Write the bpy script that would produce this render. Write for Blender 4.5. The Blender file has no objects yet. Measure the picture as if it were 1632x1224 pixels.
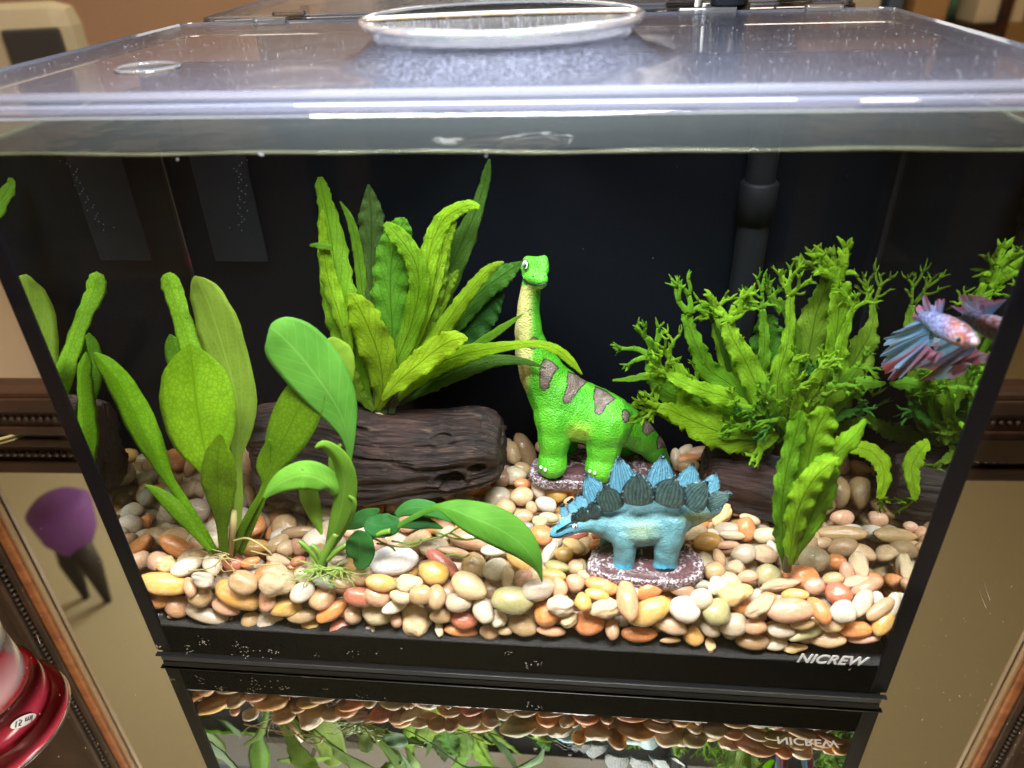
import bpy, bmesh, math, random
import numpy as np
from mathutils import Vector, Matrix, noise
random.seed(7)
S = bpy.context.scene
COL = S.collection
# ------------------------------------------------------------------ camera
RW = Matrix(((0.99544819, -0.02334258, 0.09240139),
             (0.09079794, 0.52688808, -0.84507082),
             (-0.02895905, 0.84961407, 0.52660925)))
CAM = Vector((0.23755652, -0.2561911, 0.34676743))
F = 1182.0
cd = bpy.data.cameras.new('camera')
cd.sensor_width = 36.0
cd.lens = 36.0 * F / 1632.0
cd.clip_start = 0.01
cd.clip_end = 50
cd.dof.use_dof = True
cd.dof.focus_distance = 0.43
cd.dof.aperture_fstop = 7.5
cam = bpy.data.objects.new('camera', cd)
cam.matrix_world = Matrix.Translation(CAM) @ RW.to_4x4()
COL.objects.link(cam)
S.camera = cam
# ------------------------------------------------------------------ world, light, exposure
w = bpy.data.worlds.new('World'); S.world = w; w.use_nodes = True
w.node_tree.nodes['Background'].inputs[0].default_value = (1.0, 0.85, 0.68, 1)
w.node_tree.nodes['Background'].inputs[1].default_value = 0.3
def area(name, loc, target, sx, sy, watts, color):
    d = bpy.data.lights.new(name, 'AREA'); d.shape = 'RECTANGLE'; d.size = sx; d.size_y = sy
    d.energy = watts; d.color = color
    o = bpy.data.objects.new(name, d); o.location = loc
    o.rotation_euler = (Vector(target) - Vector(loc)).to_track_quat('-Z', 'Y').to_euler()
    COL.objects.link(o); return o
area('tank_lamp_light', (0.21, -0.03, 0.448), (0.205, 0.045, 0.0), 0.26, 0.16, 11.5, (0.97, 0.98, 1.0))
area('ceiling_light', (0.20, -0.15, 1.62), (0.20, -0.15, 0.0), 1.5, 0.26, 62, (1.0, 0.86, 0.68))  # unseen warm strip added to fill the room and front pebbles
area('uplight', (-0.2, -2.1, 0.75), (-0.2, -1.9, 1.6), 1.2, 0.5, 54, (1.0, 0.88, 0.72))  # added unseen fill that brightens the ceiling shown in the mirrors
S.view_settings.view_transform = 'Standard'
S.view_settings.look = 'None'
S.view_settings.exposure = 0.0
S.view_settings.gamma = 1.0
S.cycles.max_bounces = 10
S.cycles.diffuse_bounces = 4
S.cycles.glossy_bounces = 7
S.cycles.transmission_bounces = 8
S.cycles.transparent_max_bounces = 28
S.cycles.caustics_reflective = False
S.cycles.caustics_refractive = False
S.cycles.sample_clamp_indirect = 4.0

# ------------------------------------------------------------------ helpers
def ray(px, py):
    return (RW @ Vector((px - 816.0, -(py - 612.0), -F))).normalized()
def at(px, py, Y=None, Z=None, X=None):
    d = ray(px, py)
    if Y is not None: t = (Y - CAM.y) / d.y
    elif Z is not None: t = (Z - CAM.z) / d.z
    else: t = (X - CAM.x) / d.x
    return CAM + d * t
RT = RW.transposed()
def proj(P):
    v = RT @ (Vector(P) - CAM)
    return 816 + F * v.x / -v.z, 612 - F * v.y / -v.z
def mpp(P):                                   # metres per photo pixel at a point
    v = RT @ (Vector(P) - CAM)
    return -v.z / F
CR = RW @ Vector((1, 0, 0)); CU = RW @ Vector((0, 1, 0)); CB = RW @ Vector((0, 0, 1))

def tag(o, label=None, cat=None, group=None, kind=None):
    if label: o['label'] = label
    if cat: o['category'] = cat
    if group: o['group'] = group
    if kind: o['kind'] = kind
    return o
def empty(name, loc=(0, 0, 0)):
    o = bpy.data.objects.new(name, None); o.location = loc; o.empty_display_size = 0.01
    COL.objects.link(o); return o
def link(name, me, mat=None, parent=None):
    o = bpy.data.objects.new(name, me); COL.objects.link(o)
    if mat is not None and not me.materials: me.materials.append(mat)
    if parent is not None:
        o.parent = parent
        o.matrix_parent_inverse = Matrix.Translation(-Vector(parent.location))
    return o
def from_bm(name, bm, mat=None, parent=None, smooth=True):
    me = bpy.data.meshes.new(name); bm.to_mesh(me); bm.free()
    if smooth: me.shade_smooth()
    return link(name, me, mat, parent)
def box(bm, x0, x1, y0, y1, z0, z1, bev=0.0, M=None):
    r = bmesh.ops.create_cube(bm, size=1.0)
    vs = r['verts']
    for v in vs:
        v.co = Vector(((x0 + x1) / 2 + v.co.x * (x1 - x0), (y0 + y1) / 2 + v.co.y * (y1 - y0), (z0 + z1) / 2 + v.co.z * (z1 - z0)))
    if bev > 0:
        es = list({e for v in vs for e in v.link_edges})
        rr = bmesh.ops.bevel(bm, geom=es, offset=bev, segments=2, affect='EDGES', profile=0.6)
        vs = list({v for f in rr['faces'] for v in f.verts} | {v for v in vs if v.is_valid})
    if M is not None:
        for v in vs:
            if v.is_valid: v.co = M @ v.co
    return vs
def boxobj(name, x0, x1, y0, y1, z0, z1, mat, parent=None, bev=0.0, M=None):
    bm = bmesh.new(); box(bm, x0, x1, y0, y1, z0, z1, bev, M)
    return from_bm(name, bm, mat, parent, smooth=False)
def catmull(P, n):
    P = [tuple(p) for p in P]; m = len(P) - 1; out = []
    for i in range(n):
        t = i / (n - 1) * m; k = min(int(t), m - 1); u = t - k
        p0 = P[max(k - 1, 0)]; p1 = P[k]; p2 = P[k + 1]; p3 = P[min(k + 2, m)]
        out.append([0.5 * ((2 * b) + (-a + c) * u + (2 * a - 5 * b + 4 * c - d) * u * u + (-a + 3 * b - 3 * c + d) * u ** 3)
                    for a, b, c, d in zip(p0, p1, p2, p3)])
    return out
def tube(bm, pts, rad, seg=8, cap=True):      # pts world, rad list or number
    n = len(pts); rings = []
    pts = [Vector(p) for p in pts]
    up = Vector((0.13, 0.2, 1)).normalized()
    for i, p in enumerate(pts):
        T = (pts[min(i + 1, n - 1)] - pts[max(i - 1, 0)])
        T = T.normalized() if T.length > 1e-9 else Vector((0, 0, 1))
        A = T.cross(up)
        if A.length < 1e-4: A = T.cross(Vector((1, 0, 0)))
        A.normalize(); B = T.cross(A)
        r = rad[i] if isinstance(rad, (list, tuple)) else rad
        rings.append([bm.verts.new(p + (A * math.cos(2 * math.pi * k / seg) + B * math.sin(2 * math.pi * k / seg)) * r) for k in range(seg)])
    for a, b in zip(rings, rings[1:]):
        for k in range(seg):
            bm.faces.new((a[k], a[(k + 1) % seg], b[(k + 1) % seg], b[k]))
    if cap:
        bm.faces.new(rings[0][::-1]); bm.faces.new(rings[-1])
def lathe(bm, prof, cx, cy, seg=48, M=None, cap=False):
    rings = []
    for r, z in prof:
        rings.append([bm.verts.new((cx + r * math.cos(2 * math.pi * k / seg), cy + r * math.sin(2 * math.pi * k / seg), z)) for k in range(seg)])
    for a, b in zip(rings, rings[1:]):
        for k in range(seg):
            bm.faces.new((a[k], a[(k + 1) % seg], b[(k + 1) % seg], b[k]))
    if cap:
        bm.faces.new(rings[0][::-1]); bm.faces.new(rings[-1])
    if M is not None:
        for rg in rings:
            for v in rg: v.co = M @ v.co

# ------------------------------------------------------------------ materials
class NT:
    def __init__(s, name):
        s.m = bpy.data.materials.new(name); s.m.use_nodes = True
        s.t = s.m.node_tree; s.t.nodes.clear()
        s.out = s.t.nodes.new('ShaderNodeOutputMaterial')
    def n(s, typ, **kw):
        nd = s.t.nodes.new('ShaderNode' + typ)
        ins = kw.pop('ins', {})
        for k, v in kw.items(): setattr(nd, k, v)
        for k, v in ins.items():
            if hasattr(v, 'bl_rna') and v.__class__.__name__.startswith('NodeSocket'): s.t.links.new(v, nd.inputs[k])
            else: nd.inputs[k].default_value = v
        return nd
    def l(s, a, b): s.t.links.new(a, b)
    def surf(s, sock): s.t.links.new(sock, s.out.inputs['Surface']); return s.m
    def math(s, op, a, b=0.0, c=0.0, clamp=False):
        nd = s.t.nodes.new('ShaderNodeMath'); nd.operation = op; nd.use_clamp = clamp
        for i, v in enumerate((a, b, c)):
            if hasattr(v, 'bl_rna'): s.t.links.new(v, nd.inputs[i])
            else: nd.inputs[i].default_value = v
        return nd.outputs[0]
    def mix(s, fac, a, b, blend='MIX'):
        nd = s.t.nodes.new('ShaderNodeMix'); nd.data_type = 'RGBA'; nd.blend_type = blend
        for i, v in ((0, fac), (6, a), (7, b)):
            if hasattr(v, 'bl_rna'): s.t.links.new(v, nd.inputs[i])
            else: nd.inputs[i].default_value = v if i == 0 else (*v[:3], 1)
        return nd.outputs[2]
    def noise(s, scale, detail=4, rough=0.55, vec=None, dist=0.0):
        nd = s.n('TexNoise', ins={'Scale': scale, 'Detail': detail, 'Roughness': rough, 'Distortion': dist})
        if vec is not None: s.l(vec, nd.inputs['Vector'])
        return nd.outputs['Fac']
    def ramp(s, fac, stops):
        nd = s.t.nodes.new('ShaderNodeValToRGB'); cr = nd.color_ramp
        while len(cr.elements) < len(stops): cr.elements.new(0.5)
        for e, (p, c) in zip(cr.elements, stops):
            e.position = p; e.color = (*c[:3], 1) if isinstance(c, (tuple, list)) else (c, c, c, 1)
        s.l(fac, nd.inputs[0]); return nd.outputs[0]
    def bump(s, h, strength=0.3, dist=0.001):
        nd = s.n('Bump', ins={'Strength': strength, 'Distance': dist}); s.l(h, nd.inputs['Height']); return nd.outputs[0]
    def princ(s, col=(0.5, 0.5, 0.5), rough=0.5, **kw):
        nd = s.t.nodes.new('ShaderNodeBsdfPrincipled')
        if hasattr(col, 'bl_rna'): s.l(col, nd.inputs['Base Color'])
        else: nd.inputs['Base Color'].default_value = (*col[:3], 1)
        if hasattr(rough, 'bl_rna'): s.l(rough, nd.inputs['Roughness'])
        else: nd.inputs['Roughness'].default_value = rough
        for k, v in kw.items():
            k = k.replace('_', ' ')
            if hasattr(v, 'bl_rna'): s.l(v, nd.inputs[k])
            else: nd.inputs[k].default_value = v
        return nd
def objco(t): return t.n('TexCoord').outputs['Object']
def plain(name, col, rough=0.5, **kw):
    t = NT(name); co = objco(t)
    nz = t.noise(60, 4, vec=co)
    c = t.mix(t.math('MULTIPLY', nz, 0.35), col, [min(1, v * 0.6) for v in col])
    r = t.math('ADD', t.math('MULTIPLY', nz, 0.15), rough - 0.07, clamp=True)
    return t.surf(t.princ(c, r, **kw).outputs[0])
M = {}
# thin clear pane: straight-through plus Fresnel reflection
def pane_mat(name, tint, milk=0.0, rough=0.01, boost=1.0, milkcol=(0.8, 0.85, 0.95), milknoise=0.0, outer_only=False):
    t = NT(name)
    fr = t.n('Fresnel', ins={'IOR': 1.45}).outputs[0]
    fac = t.math('MULTIPLY', fr, boost, clamp=True)
    if outer_only: fac = t.math('MULTIPLY', fac, t.math('SUBTRACT', 1.0, t.n('NewGeometry').outputs['Backfacing']))
    tr = t.n('BsdfTransparent', ins={'Color': (*tint, 1)}); gl = t.n('BsdfGlossy', ins={'Roughness': rough})
    base = tr.outputs[0]
    if milk > 0:
        df = t.n('BsdfDiffuse', ins={'Color': (*milkcol, 1)}); tl = t.n('BsdfTranslucent', ins={'Color': (*milkcol, 1)})
        ad = t.n('MixShader', ins={0: 0.55}); t.l(df.outputs[0], ad.inputs[1]); t.l(tl.outputs[0], ad.inputs[2])
        mx = t.n('MixShader'); f = milk
        if milknoise:
            co = objco(t)
            a = t.noise(45, 6, 0.75, vec=co); b = t.noise(800, 3, 0.7, vec=co)
            b = t.ramp(b, [(0.42, 0.0), (0.66, 1.0)])
            f = t.math('MULTIPLY', t.math('ADD', t.math('ADD', t.math('MULTIPLY', a, 0.35), 0.35), t.math('MULTIPLY', b, 1.1 * milknoise)), milk * 0.95, clamp=True)
            t.l(f, mx.inputs[0])
            bp = t.bump(t.math('ADD', b, t.math('MULTIPLY', a, 0.6)), 0.10, 0.0005); t.l(bp, gl.inputs['Normal'])
        else: mx.inputs[0].default_value = milk
        t.l(base, mx.inputs[1]); t.l(ad.outputs[0], mx.inputs[2]); base = mx.outputs[0]
    m2 = t.n('MixShader'); t.l(fac, m2.inputs[0]); t.l(base, m2.inputs[1]); t.l(gl.outputs[0], m2.inputs[2])
    return t.surf(m2.outputs[0])
M['glass'] = pane_mat('tank_glass', (0.99, 0.992, 0.99), boost=0.30, outer_only=True)
M['lid'] = pane_mat('frosted_clear_lid', (0.90, 0.92, 0.96), milk=0.13, rough=0.05, boost=1.0, milkcol=(0.52, 0.56, 0.76), milknoise=1.0)
M['disc'] = pane_mat('clear_disc', (0.86, 0.88, 0.92), milk=0.10, rough=0.04, boost=1.0)
# inner face of a side pane: total reflection from the water side
def tir_mat(name, cosmax, refl, col):
    t = NT(name)
    g = t.n('NewGeometry')
    dt = t.n('VectorMath', operation='DOT_PRODUCT'); t.l(g.outputs['Incoming'], dt.inputs[0]); t.l(g.outputs['Normal'], dt.inputs[1])
    c = t.math('ABSOLUTE', dt.outputs['Value'])
    lo = t.math('LESS_THAN', c, cosmax)
    return t, g, lo
t, g, lo = tir_mat('water_side', 0.80, 0.9, None)
front = t.math('SUBTRACT', 1.0, g.outputs['Backfacing'])
fac = t.math('MULTIPLY', t.math('MULTIPLY', lo, front), 0.988)
fr = t.n('Fresnel', ins={'IOR': 1.2}).outputs[0]
fac = t.math('MAXIMUM', fac, t.math('MULTIPLY', fr, 0.2))
mx = t.n('MixShader'); t.l(fac, mx.inputs[0])
t.l(t.n('BsdfTransparent', ins={'Color': (0.97, 0.98, 0.975, 1)}).outputs[0], mx.inputs[1])
t.l(t.n('BsdfGlossy', ins={'Color': (0.80, 0.84, 0.82, 1), 'Roughness': 0.012}).outputs[0], mx.inputs[2])
M['side_inner'] = t.surf(mx.outputs[0])
# water surface: Fresnel from above, total reflection from below at shallow angles, gentle ripples
t, g, lo = tir_mat('water_surface', 0.50, 0.9, None)
co = objco(t)
nz = t.noise(55, 2, 0.4, vec=co); bp = t.bump(nz, 0.25, 0.004)
fr = t.n('Fresnel', ins={'IOR': 1.33}); t.l(bp, fr.inputs['Normal'])
fac = t.math('MAXIMUM', t.math('MULTIPLY', t.math('MULTIPLY', lo, g.outputs['Backfacing']), 0.92), t.math('MULTIPLY', fr.outputs[0], t.math('SUBTRACT', 1.0, g.outputs['Backfacing'])))
gl = t.n('BsdfGlossy', ins={'Color': (0.95, 0.97, 0.96, 1), 'Roughness': 0.02}); t.l(bp, gl.inputs['Normal'])
mx = t.n('MixShader'); t.l(fac, mx.inputs[0])
t.l(t.n('BsdfTransparent', ins={'Color': (0.95, 0.98, 0.96, 1)}).outputs[0], mx.inputs[1]); t.l(gl.outputs[0], mx.inputs[2])
M['water'] = t.surf(mx.outputs[0])
t = NT('solid_clear_acrylic')
M['acrylic'] = t.surf(t.princ((0.86, 0.89, 0.97), 0.03, Transmission_Weight=0.94, IOR=1.42).outputs[0])
t = NT('meniscus_water')
M['rim'] = pane_mat('milky_lid_rim', (0.86, 0.88, 0.95), milk=0.14, rough=0.05, boost=1.3, milkcol=(0.62, 0.66, 0.85))
M['meniscus'] = t.surf(t.princ((0.52, 0.54, 0.34), 0.08, Transmission_Weight=0.75, IOR=1.33).outputs[0])
M['black_gloss'] = plain('black_gloss_plastic', (0.004, 0.0045, 0.006), 0.35, Specular_IOR_Level=0.12)
M['black_band'] = plain('black_band_film', (0.003, 0.0033, 0.004), 0.3, Specular_IOR_Level=0.0)
M['black_back'] = plain('black_back_sheet', (0.0022, 0.003, 0.005), 0.55, Specular_IOR_Level=0.12)
M['silicone'] = plain('black_silicone', (0.003, 0.003, 0.005), 0.35, Specular_IOR_Level=0.05)
M['foam'] = plain('black_foam_mat', (0.006, 0.006, 0.007), 0.8)
M['white_print'] = plain('white_print', (0.72, 0.72, 0.72), 0.45)
M['pipe'] = plain('dark_grey_pipe', (0.0055, 0.0065, 0.0085), 0.6, Specular_IOR_Level=0.2)
M['haze'] = pane_mat('painted_haze', (0.93, 0.95, 0.95), milk=0.13, rough=0.06, boost=0.8, outer_only=True, milkcol=(0.42, 0.47, 0.46))  # grey haze put into the colour, for the lid reflected on the water
M['smoke'] = pane_mat('smoky_panel', (0.9, 0.9, 0.92), milk=0.30, rough=0.3, boost=0.3, outer_only=True, milkcol=(0.05, 0.055, 0.07))
M['lamp_body'] = plain('dark_lamp_body', (0.02, 0.022, 0.03), 0.3)
M['bubble'] = plain('bright_bubbles', (0.30, 0.32, 0.36), 0.12)
M['grit'] = plain('glinting_grit', (0.26, 0.22, 0.17), 0.3)
# mirror
t = NT('table_mirror'); co = objco(t)
M['mirror'] = t.surf(t.princ((0.80, 0.78, 0.70), t.math('MULTIPLY', t.noise(3, 3, vec=co), 0.02), Metallic=1.0).outputs[0])
t = NT('wall_mirror')
M['mirror2'] = t.surf(t.princ((0.80, 0.77, 0.70), 0.015, Metallic=1.0).outputs[0])
# woods
def wood(name, c1, c2, scale=(1, 1, 1), rough=0.35, bump=0.3, sc=18):
    t = NT(name); co = objco(t)
    mp = t.n('Mapping', ins={'Scale': scale}); t.l(co, mp.inputs[0])
    a = t.noise(sc, 8, 0.65, vec=mp.outputs[0], dist=0.6)
    c = t.mix(t.ramp(a, [(0.35, 0.0), (0.68, 1.0)]), c1, c2)
    return t.surf(t.princ(c, rough, Normal=t.bump(a, bump, 0.001), Specular_IOR_Level=0.25).outputs[0])
M['dark_wood'] = wood('dark_carved_wood', (0.010, 0.005, 0.003), (0.042, 0.017, 0.009), (1, 1, 1), 0.42)
M['bead'] = plain('dark_beading', (0.02, 0.009, 0.005), 0.6, Specular_IOR_Level=0.25)
M['orange_wood'] = wood('orange_wood_fillet', (0.12, 0.035, 0.010), (0.28, 0.10, 0.03), (1, 1, 4), 0.45)
M['gilt'] = plain('worn_gilt_edge', (0.20, 0.12, 0.05), 0.5)
# pebble material: object colour plus marbling and speckle of its own
def pebble_mat(name, rough_stone):
    t = NT(name); co = objco(t); oi = t.n('ObjectInfo')
    off = t.n('VectorMath', operation='ADD'); t.l(co, off.inputs[0])
    rv = t.n('CombineXYZ'); 
    for k, mlt in enumerate((37.0, 91.0, 53.0)): t.l(t.math('MULTIPLY', oi.outputs['Random'], mlt), rv.inputs[k])
    t.l(rv.outputs[0], off.inputs[1]); v = off.outputs[0]
    st = t.n('Mapping', ins={'Scale': (1.0, 1.6, 2.4)}); t.l(v, st.inputs[0])
    big = t.noise(1.1, 3, 0.5, vec=st.outputs[0], dist=1.2)
    fine = t.noise(6, 6, 0.7, vec=v)
    spk = t.noise(22, 2, 0.5, vec=v)
    base = oi.outputs['Color']
    hs = t.n('HueSaturation', ins={'Hue': 0.49, 'Saturation': 0.82, 'Value': 1.18}); t.l(base, hs.inputs['Color'])
    hd = t.n('HueSaturation', ins={'Hue': 0.495, 'Saturation': 1.12, 'Value': 0.66}); t.l(base, hd.inputs['Color'])
    c = t.mix(t.ramp(big, [(0.38, 0.0), (0.66, 1.0)]), base, hs.outputs[0])
    c = t.mix(t.math('MULTIPLY', t.ramp(fine, [(0.42, 1.0), (0.62, 0.0)]), 0.40 if not rough_stone else 0.55), c, hd.outputs[0])
    vn = t.noise(1.7, 4, 0.6, vec=st.outputs[0], dist=2.5)
    vein = t.ramp(t.math('ABSOLUTE', t.math('SUBTRACT', vn, 0.5)), [(0.0, 1.0), (0.022, 0.0)])
    c = t.mix(t.math('MULTIPLY', vein, t.math('MULTIPLY', t.math('GREATER_THAN', oi.outputs['Random'], 0.55), 0.5)), c, hd.outputs[0])
    sp = t.ramp(spk, [(0.70, 0.0), (0.76, 1.0)])
    c = t.mix(t.math('MULTIPLY', sp, 0.45), c, (0.12, 0.06, 0.03))
    h = t.math('ADD', fine, t.math('MULTIPLY', spk, 0.4))
    nb = t.bump(h, 0.32 if rough_stone else 0.12, 0.08)
    if rough_stone: c = t.mix(0.30, c, (0.80, 0.66, 0.42), 'MIX')
    p = t.princ(c, 0.42 if rough_stone else 0.17, Normal=nb, Subsurface_Weight=0.0 if rough_stone else 0.35, Subsurface_Scale=0.004)
    p.inputs['Subsurface Radius'].default_value = (1.0, 0.7, 0.4)
    return t.surf(p.outputs[0])
M['pebble'] = pebble_mat('river_pebble', False)
M['pebble_rough'] = pebble_mat('rough_pebble', True)
t = NT('mixed_gravel'); co = objco(t); at_ = t.n('Attribute', attribute_name='paint')
c = t.mix(t.math('MULTIPLY', t.noise(300, 5, vec=co), 0.6), at_.outputs['Color'], (0.25, 0.15, 0.08))
M['gravel'] = t.surf(t.princ(c, 0.3, Subsurface_Weight=0.0).outputs[0])
t = NT('black_sand'); co = objco(t)
a = t.noise(1800, 2, vec=co)
M['sand'] = t.surf(t.princ(t.ramp(a, [(0.55, 0.008), (0.75, 0.05)]), 0.4, Normal=t.bump(a, 0.8, 0.001)).outputs[0])
# leaf material: object colour, veins from UV, light through the blade
def leaf_mat(name, vein_light=1.5, net=0.5, lateral=13.0, transl=0.5, rough=0.32, bumpy=0.4):
    t = NT(name); oi = t.n('ObjectInfo'); uv = t.n('UVMap', uv_map='UVMap').outputs[0]
    sx = t.n('SeparateXYZ'); t.l(uv, sx.inputs[0]); u, v = sx.outputs[0], sx.outputs[1]
    va = t.math('ABSOLUTE', t.math('SUBTRACT', v, 0.5))
    mid = t.ramp(va, [(0.0, 1.0), (0.035, 0.0)])
    ph = t.math('SUBTRACT', t.math('MULTIPLY', u, lateral), t.math('MULTIPLY', va, 5.0))
    lat = t.ramp(t.math('ABSOLUTE', t.math('SUBTRACT', t.math('FRACT', ph), 0.5)), [(0.0, 1.0), (0.09, 0.0)])
    co = objco(t); 
    vor = t.n('TexVoronoi', feature='DISTANCE_TO_EDGE', ins={'Scale': 420.0}); t.l(co, vor.inputs['Vector'])
    cell = t.ramp(vor.outputs['Distance'], [(0.0, 1.0), (0.16, 0.0)])
    vv = t.math('MAXIMUM', mid, t.math('MULTIPLY', lat, 0.6)); vv = t.math('MAXIMUM', vv, t.math('MULTIPLY', cell, net))
    nz = t.noise(90, 4, 0.6, vec=co); nb = t.noise(28, 3, 0.6, vec=co)
    base = oi.outputs['Color']
    hl = t.n('HueSaturation', ins={'Hue': 0.485, 'Saturation': 0.9, 'Value': vein_light}); t.l(base, hl.inputs['Color'])
    hd = t.n('HueSaturation', ins={'Hue': 0.51, 'Saturation': 1.05, 'Value': 0.60}); t.l(base, hd.inputs['Color'])
    c = t.mix(t.ramp(nb, [(0.40, 0.0), (0.68, 0.8)]), base, hd.outputs[0])
    c = t.mix(t.math('MULTIPLY', nz, 0.35), c, hl.outputs[0])
    hv = t.n('HueSaturation', ins={'Hue': 0.505, 'Saturation': 1.1, 'Value': 0.34}); t.l(base, hv.inputs['Color'])
    c = t.mix(t.math('MULTIPLY', vv, 0.55 if vein_light > 1 else 0.62), c, hl.outputs[0] if vein_light > 1 else hv.outputs[0])
    brown = t.ramp(t.noise(160, 3, 0.7, vec=co), [(0.70, 0.0), (0.74, 1.0)])
    c = t.mix(t.math('MULTIPLY', brown, 0.7), c, (0.06, 0.035, 0.01))
    bp = t.bump(t.math('ADD', t.math('MULTIPLY', nz, 0.5), t.math('SUBTRACT', t.math('MULTIPLY', nb, 0.8), t.math('MULTIPLY', vv, 0.35))), bumpy, 0.0016)
    p = t.princ(c, rough + 0.22, Normal=bp, Specular_IOR_Level=0.10)
    tc = t.n('HueSaturation', ins={'Hue': 0.485, 'Saturation': 1.1, 'Value': 1.5}); t.l(c, tc.inputs['Color'])
    tl = t.n('BsdfTranslucent'); t.l(tc.outputs[0], tl.inputs[0]); t.l(bp, tl.inputs['Normal'])
    mx = t.n('MixShader', ins={0: transl}); t.l(p.outputs[0], mx.inputs[1]); t.l(tl.outputs[0], mx.inputs[2])
    return t.surf(mx.outputs[0])
M['leaf'] = leaf_mat('sword_leaf', 0.62, 0.75, 7.0, transl=0.55, bumpy=0.12)
M['leaf_pale'] = leaf_mat('sword_leaf_pale_veins', 1.7, 0.35, 7.0, transl=0.55, bumpy=0.12)
M['leaf_fern'] = leaf_mat('fern_leaf', 0.55, 0.30, 11.0, transl=0.55, bumpy=0.7)
M['leaf_anubias'] = leaf_mat('anubias_leaf', 1.3, 0.05, 16.0, transl=0.42, rough=0.36, bumpy=0.2)
M['stalk'] = plain('green_stalk', (0.14, 0.28, 0.03), 0.35, Subsurface_Weight=0.2, Subsurface_Scale=0.002)
M['root'] = plain('pale_root', (0.36, 0.30, 0.12), 0.5)
M['root_green'] = plain('green_root', (0.24, 0.36, 0.06), 0.45)
M['rhizome'] = plain('dark_stem', (0.03, 0.05, 0.012), 0.4)
# painted resin figurines: paint attribute + crinkled relief
def paint_mat(name, scale, strength, rough=0.38):
    t = NT(name); a = t.n('Attribute', attribute_name='paint'); co = objco(t)
    vor = t.n('TexVoronoi', ins={'Scale': scale}); t.l(co, vor.inputs['Vector'])
    nz = t.noise(scale * 0.8, 3, 0.6, vec=co, dist=0.8)
    h = t.math('ADD', t.math('MULTIPLY', vor.outputs['Distance'], 0.8), nz)
    c = t.mix(t.math('MULTIPLY', t.ramp(nz, [(0.35, 1.0), (0.6, 0.0)]), 0.22), a.outputs['Color'], (0.01, 0.05, 0.02))
    return t.surf(t.princ(c, rough, Normal=t.bump(h, strength, 0.0011)).outputs[0])
M['resin'] = paint_mat('painted_resin', 1000, 0.60)
M['resin_fine'] = paint_mat('painted_resin_fine', 1200, 0.45, 0.36)
t = NT('painted_rock_base'); a = t.n('Attribute', attribute_name='paint'); co = objco(t)
wp = t.noise(60, 5, 0.6, vec=co)
vor = t.n('TexVoronoi', feature='DISTANCE_TO_EDGE', ins={'Scale': 70.0}); 
wv = t.n('VectorMath', operation='ADD'); t.l(co, wv.inputs[0])
cb = t.n('CombineXYZ'); t.l(t.math('MULTIPLY', wp, 0.02), cb.inputs[0]); t.l(t.math('MULTIPLY', t.noise(45, 4, vec=co), 0.02), cb.inputs[1]); t.l(cb.outputs[0], wv.inputs[1]); t.l(wv.outputs[0], vor.inputs['Vector'])
ln = t.ramp(vor.outputs['Distance'], [(0.0, 1.0), (0.05, 0.0)])
ln = t.math('MULTIPLY', ln, t.ramp(t.noise(500, 4, 0.7, vec=co), [(0.42, 0.0), (0.58, 1.0)]))
c = t.mix(t.noise(220, 5, 0.7, vec=co), (0.05, 0.022, 0.024), (0.12, 0.055, 0.058))
c = t.mix(t.math('MAXIMUM', ln, t.math('MULTIPLY', a.outputs['Fac'], t.ramp(t.noise(700, 3, 0.7, vec=co), [(0.50, 0.0), (0.58, 0.9)]))), c, (0.72, 0.68, 0.72))
M['rockbase'] = t.surf(t.princ(c, 0.4, Normal=t.bump(t.math('ADD', t.math('MULTIPLY', wp, 1.0), t.math('MULTIPLY', ln, 0.5)), 0.7, 0.002)).outputs[0])
M['white_claw'] = plain('white_claw', (0.8, 0.78, 0.72), 0.35)
M['black_paint'] = plain('black_paint', (0.008, 0.008, 0.01), 0.3)
M['eye_white'] = plain('eye_white', (0.85, 0.85, 0.82), 0.2)
# driftwood
def drift(name, dark, mid, light):
    t = NT(name); co = objco(t)
    mp = t.n('Mapping', ins={'Scale': (0.16, 1.0, 1.0)}); t.l(co, mp.inputs[0])
    wz = t.noise(26, 3, vec=co)
    g1 = t.noise(420, 10, 0.78, vec=mp.outputs[0], dist=0.9); g2 = t.noise(70, 5, 0.6, vec=mp.outputs[0], dist=0.8)
    c = t.mix(t.ramp(g1, [(0.44, 0.0), (0.56, 1.0)]), dark, mid)
    c = t.mix(t.math('MULTIPLY', t.ramp(g1, [(0.53, 0.0), (0.62, 1.0)]), t.ramp(g2, [(0.40, 0.0), (0.65, 1.0)])), c, light)
    c = t.mix(t.math('MULTIPLY', t.ramp(wz, [(0.50, 0.0), (0.66, 1.0)]), 0.5), c, (0.05, 0.015, 0.010))
    h = t.math('ADD', g1, t.math('MULTIPLY', g2, 1.5))
    return t.surf(t.princ(c, 0.42, Normal=t.bump(h, 1.0, 0.0016)).outputs[0])
M['drift'] = drift('wet_driftwood', (0.005, 0.0025, 0.002), (0.024, 0.011, 0.007), (0.15, 0.092, 0.06))
M['drift_red'] = drift('red_brown_driftwood', (0.004, 0.002, 0.0016), (0.018, 0.008, 0.0055), (0.085, 0.042, 0.026))
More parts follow.
